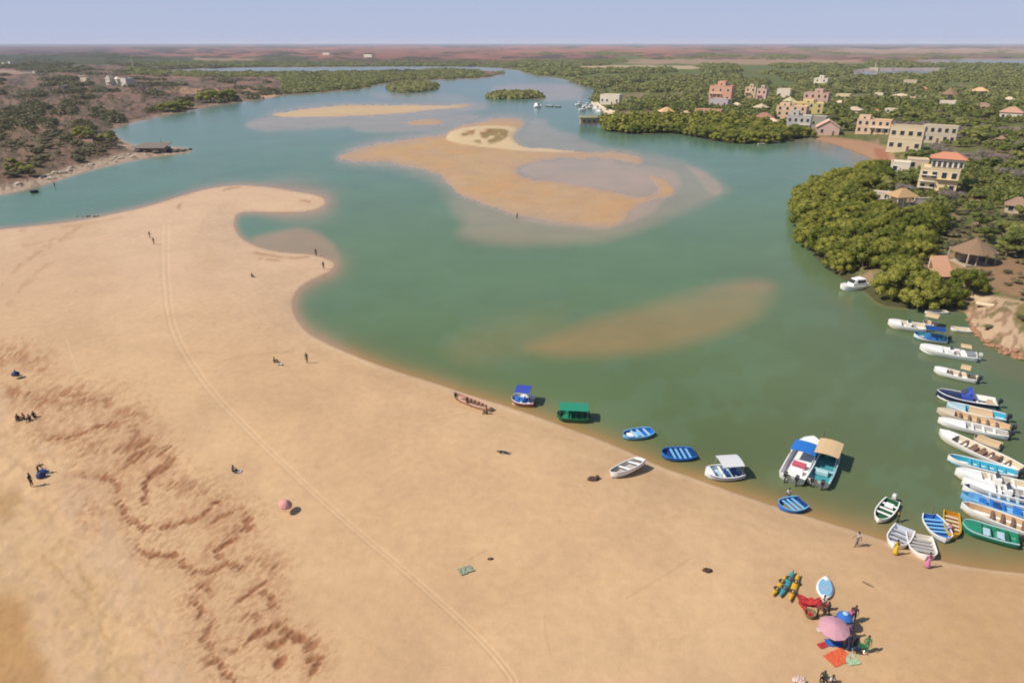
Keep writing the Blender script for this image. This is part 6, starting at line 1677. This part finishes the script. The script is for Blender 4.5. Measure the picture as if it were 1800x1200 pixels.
cloth_sheet(1443, 1107, .7, .45, 0, WH, "white towel at the left edge of the large pink umbrella")
cloth_sheet(1405, 1197, .9, .7, 30, cloth(232, 200, 186), "pale pinkish cloth at the bottom edge of the photo", "cloth", "cloth", .25)
cloth_sheet(819, 1002, 1.3, .9, 30, cloth(150, 160, 132), "faded green scrap of netting on open sand", "net", "net", .1)
cloth_sheet(74, 830, .9, .6, 30, BL, "blue cloth bundle beside the bending person", "cloth", "cloth", .3)
cloth_sheet(418, 829, .8, .6, 0, WH, "white towel beside the person in grey", "towel", "towel", .15)
cloth_sheet(492, 641, .7, .5, 0, WH, "pale bag spread beside the sitting person in brown", "bag", "bag", .25)
def heap(u, v, s, mat, label, name, cat, flat=.5, n=5, seed=1):
    p = at(u, v); r_ = random.Random(seed); e = empty(name, p, 0, label, cat)
    mb = MB()
    for k in range(n): mb.ellipsoid((r_.uniform(-.5, .5)*s, r_.uniform(-.25, .25)*s, s*.12), (s*r_.uniform(.25, .5), s*r_.uniform(.2, .35), s*flat*r_.uniform(.4, .8)), 9, 6, jit=.12, rnd=r_)
    mb.obj("pile", mat, e)
    rb = MB(); pts = [(s*.6*math.cos(a)*(1+.2*math.sin(3*a)), s*.4*math.sin(a), .04 + .05*math.sin(2*a)) for a in [k*.35 for k in range(24)]]
    rb.tube(pts, .03, 5); rb.obj("rope", SEATD, e)
heap(1043, 843, 1.0, cloth(96, 74, 60), "dark heap of fishing net on the sand by the white skiff", "net_heap", "net", seed=2)
heap(1243, 1003, .7, cloth(78, 56, 44), "small dark heap of net alone on the lower sand", "net_heap", "net", seed=3)
heap(862, 982, .35, cloth(70, 62, 60), "tiny dark bundle on open sand above the netting scrap", "bundle", "bundle", seed=4)
# wicker basket
p = at(1423, 1083); e = empty("wicker_basket", p, 0, "round brown wicker basket beside the red cloth", "basket")
WK = pm("wicker", (.20, .14, .06), .9, .3, 12)
MB().lathe([(.30, 0), (.42, .2), (.45, .42), (.47, .46), (.42, .44), (.38, .2), (.26, .05)], 16).obj("bowl", WK, e)
MB().tube([(-.43, 0, .42), (-.3, 0, .72), (0, 0, .82), (.3, 0, .72), (.43, 0, .42)], .02, 5).obj("handle", WK, e)
# green folding chair
def chair(u, v, mat, label, rz):
    p = at(u, v); e = empty("beach_chair", p, R(rz), label, "chair")
    for x in (-.24, .24):
        MB().tube([(x, .25, 0), (x, -.22, .42)], .018, 5).obj("leg", METAL, e); MB().tube([(x, -.25, 0), (x, .2, .40), (x, .36, .95)], .018, 5).obj("leg", METAL, e)
    MB().box(-.25, .25, -.24, .22, .39, .42).obj("seat", mat, e)
    MB().rings([[(-.25, .2, .42), (.25, .2, .42), (.25, .23, .42), (-.25, .23, .42)], [(-.25, .36, .95), (.25, .36, .95), (.25, .39, .95), (-.25, .39, .95)]]).obj("backrest", mat, e)
chair(1513, 1141, GN, "green folding chair at the right of the umbrella group", 150)
chair(1503, 1147, DB, "dark blue folding chair beside the green one", 170)
chair(1458, 1120, BL, "blue folding chair under the large pink umbrella", 200)
# driftwood log, mooring posts
p = at(1525, 1027); e = MB().tube([(-.45, .1, .06), (-.1, 0, .10), (.45, -.08, .07)], [.07, .09, .05], 7).obj("driftwood_log", BARK); e.location = p; e.rotation_euler = (0, 0, R(-35)); tag(e, "short brown driftwood log on the lower sand", "log")
for u, v, lab_ in ((1446, 776, "thin bamboo stake rising between the moored pair of boats"), (1636, 912, "thin stake standing beside the bright blue rowing boat")):
    q = at(u, v, z=0); e = empty("mooring_stake", (q.x, q.y, -.6), 0, lab_, "stake"); MB().tube([(0, 0, 0), (.03, 0, 2.2)], [.05, .035], 6).obj("stake", WOODB, e)

# ================================================================== the air
hz = MB().box(-60000, 60000, -4000, 60000, -3.5, 62.0).obj("haze", None)
tag(hz, "pale dusty air over the whole lagoon", "haze", None, "stuff")
hm = bpy.data.materials.new("dusty_air"); hm.use_nodes = True
N = hm.node_tree.nodes; Lk = hm.node_tree.links; N.clear()
vo = N.new("ShaderNodeVolumePrincipled"); vo.inputs["Color"].default_value = (.80, .86, .98, 1); vo.inputs["Density"].default_value = 0.65e-4; vo.inputs["Anisotropy"].default_value = .0
o_ = N.new("ShaderNodeOutputMaterial"); Lk.new(vo.outputs[0], o_.inputs[1])
hz.data.materials.append(hm)
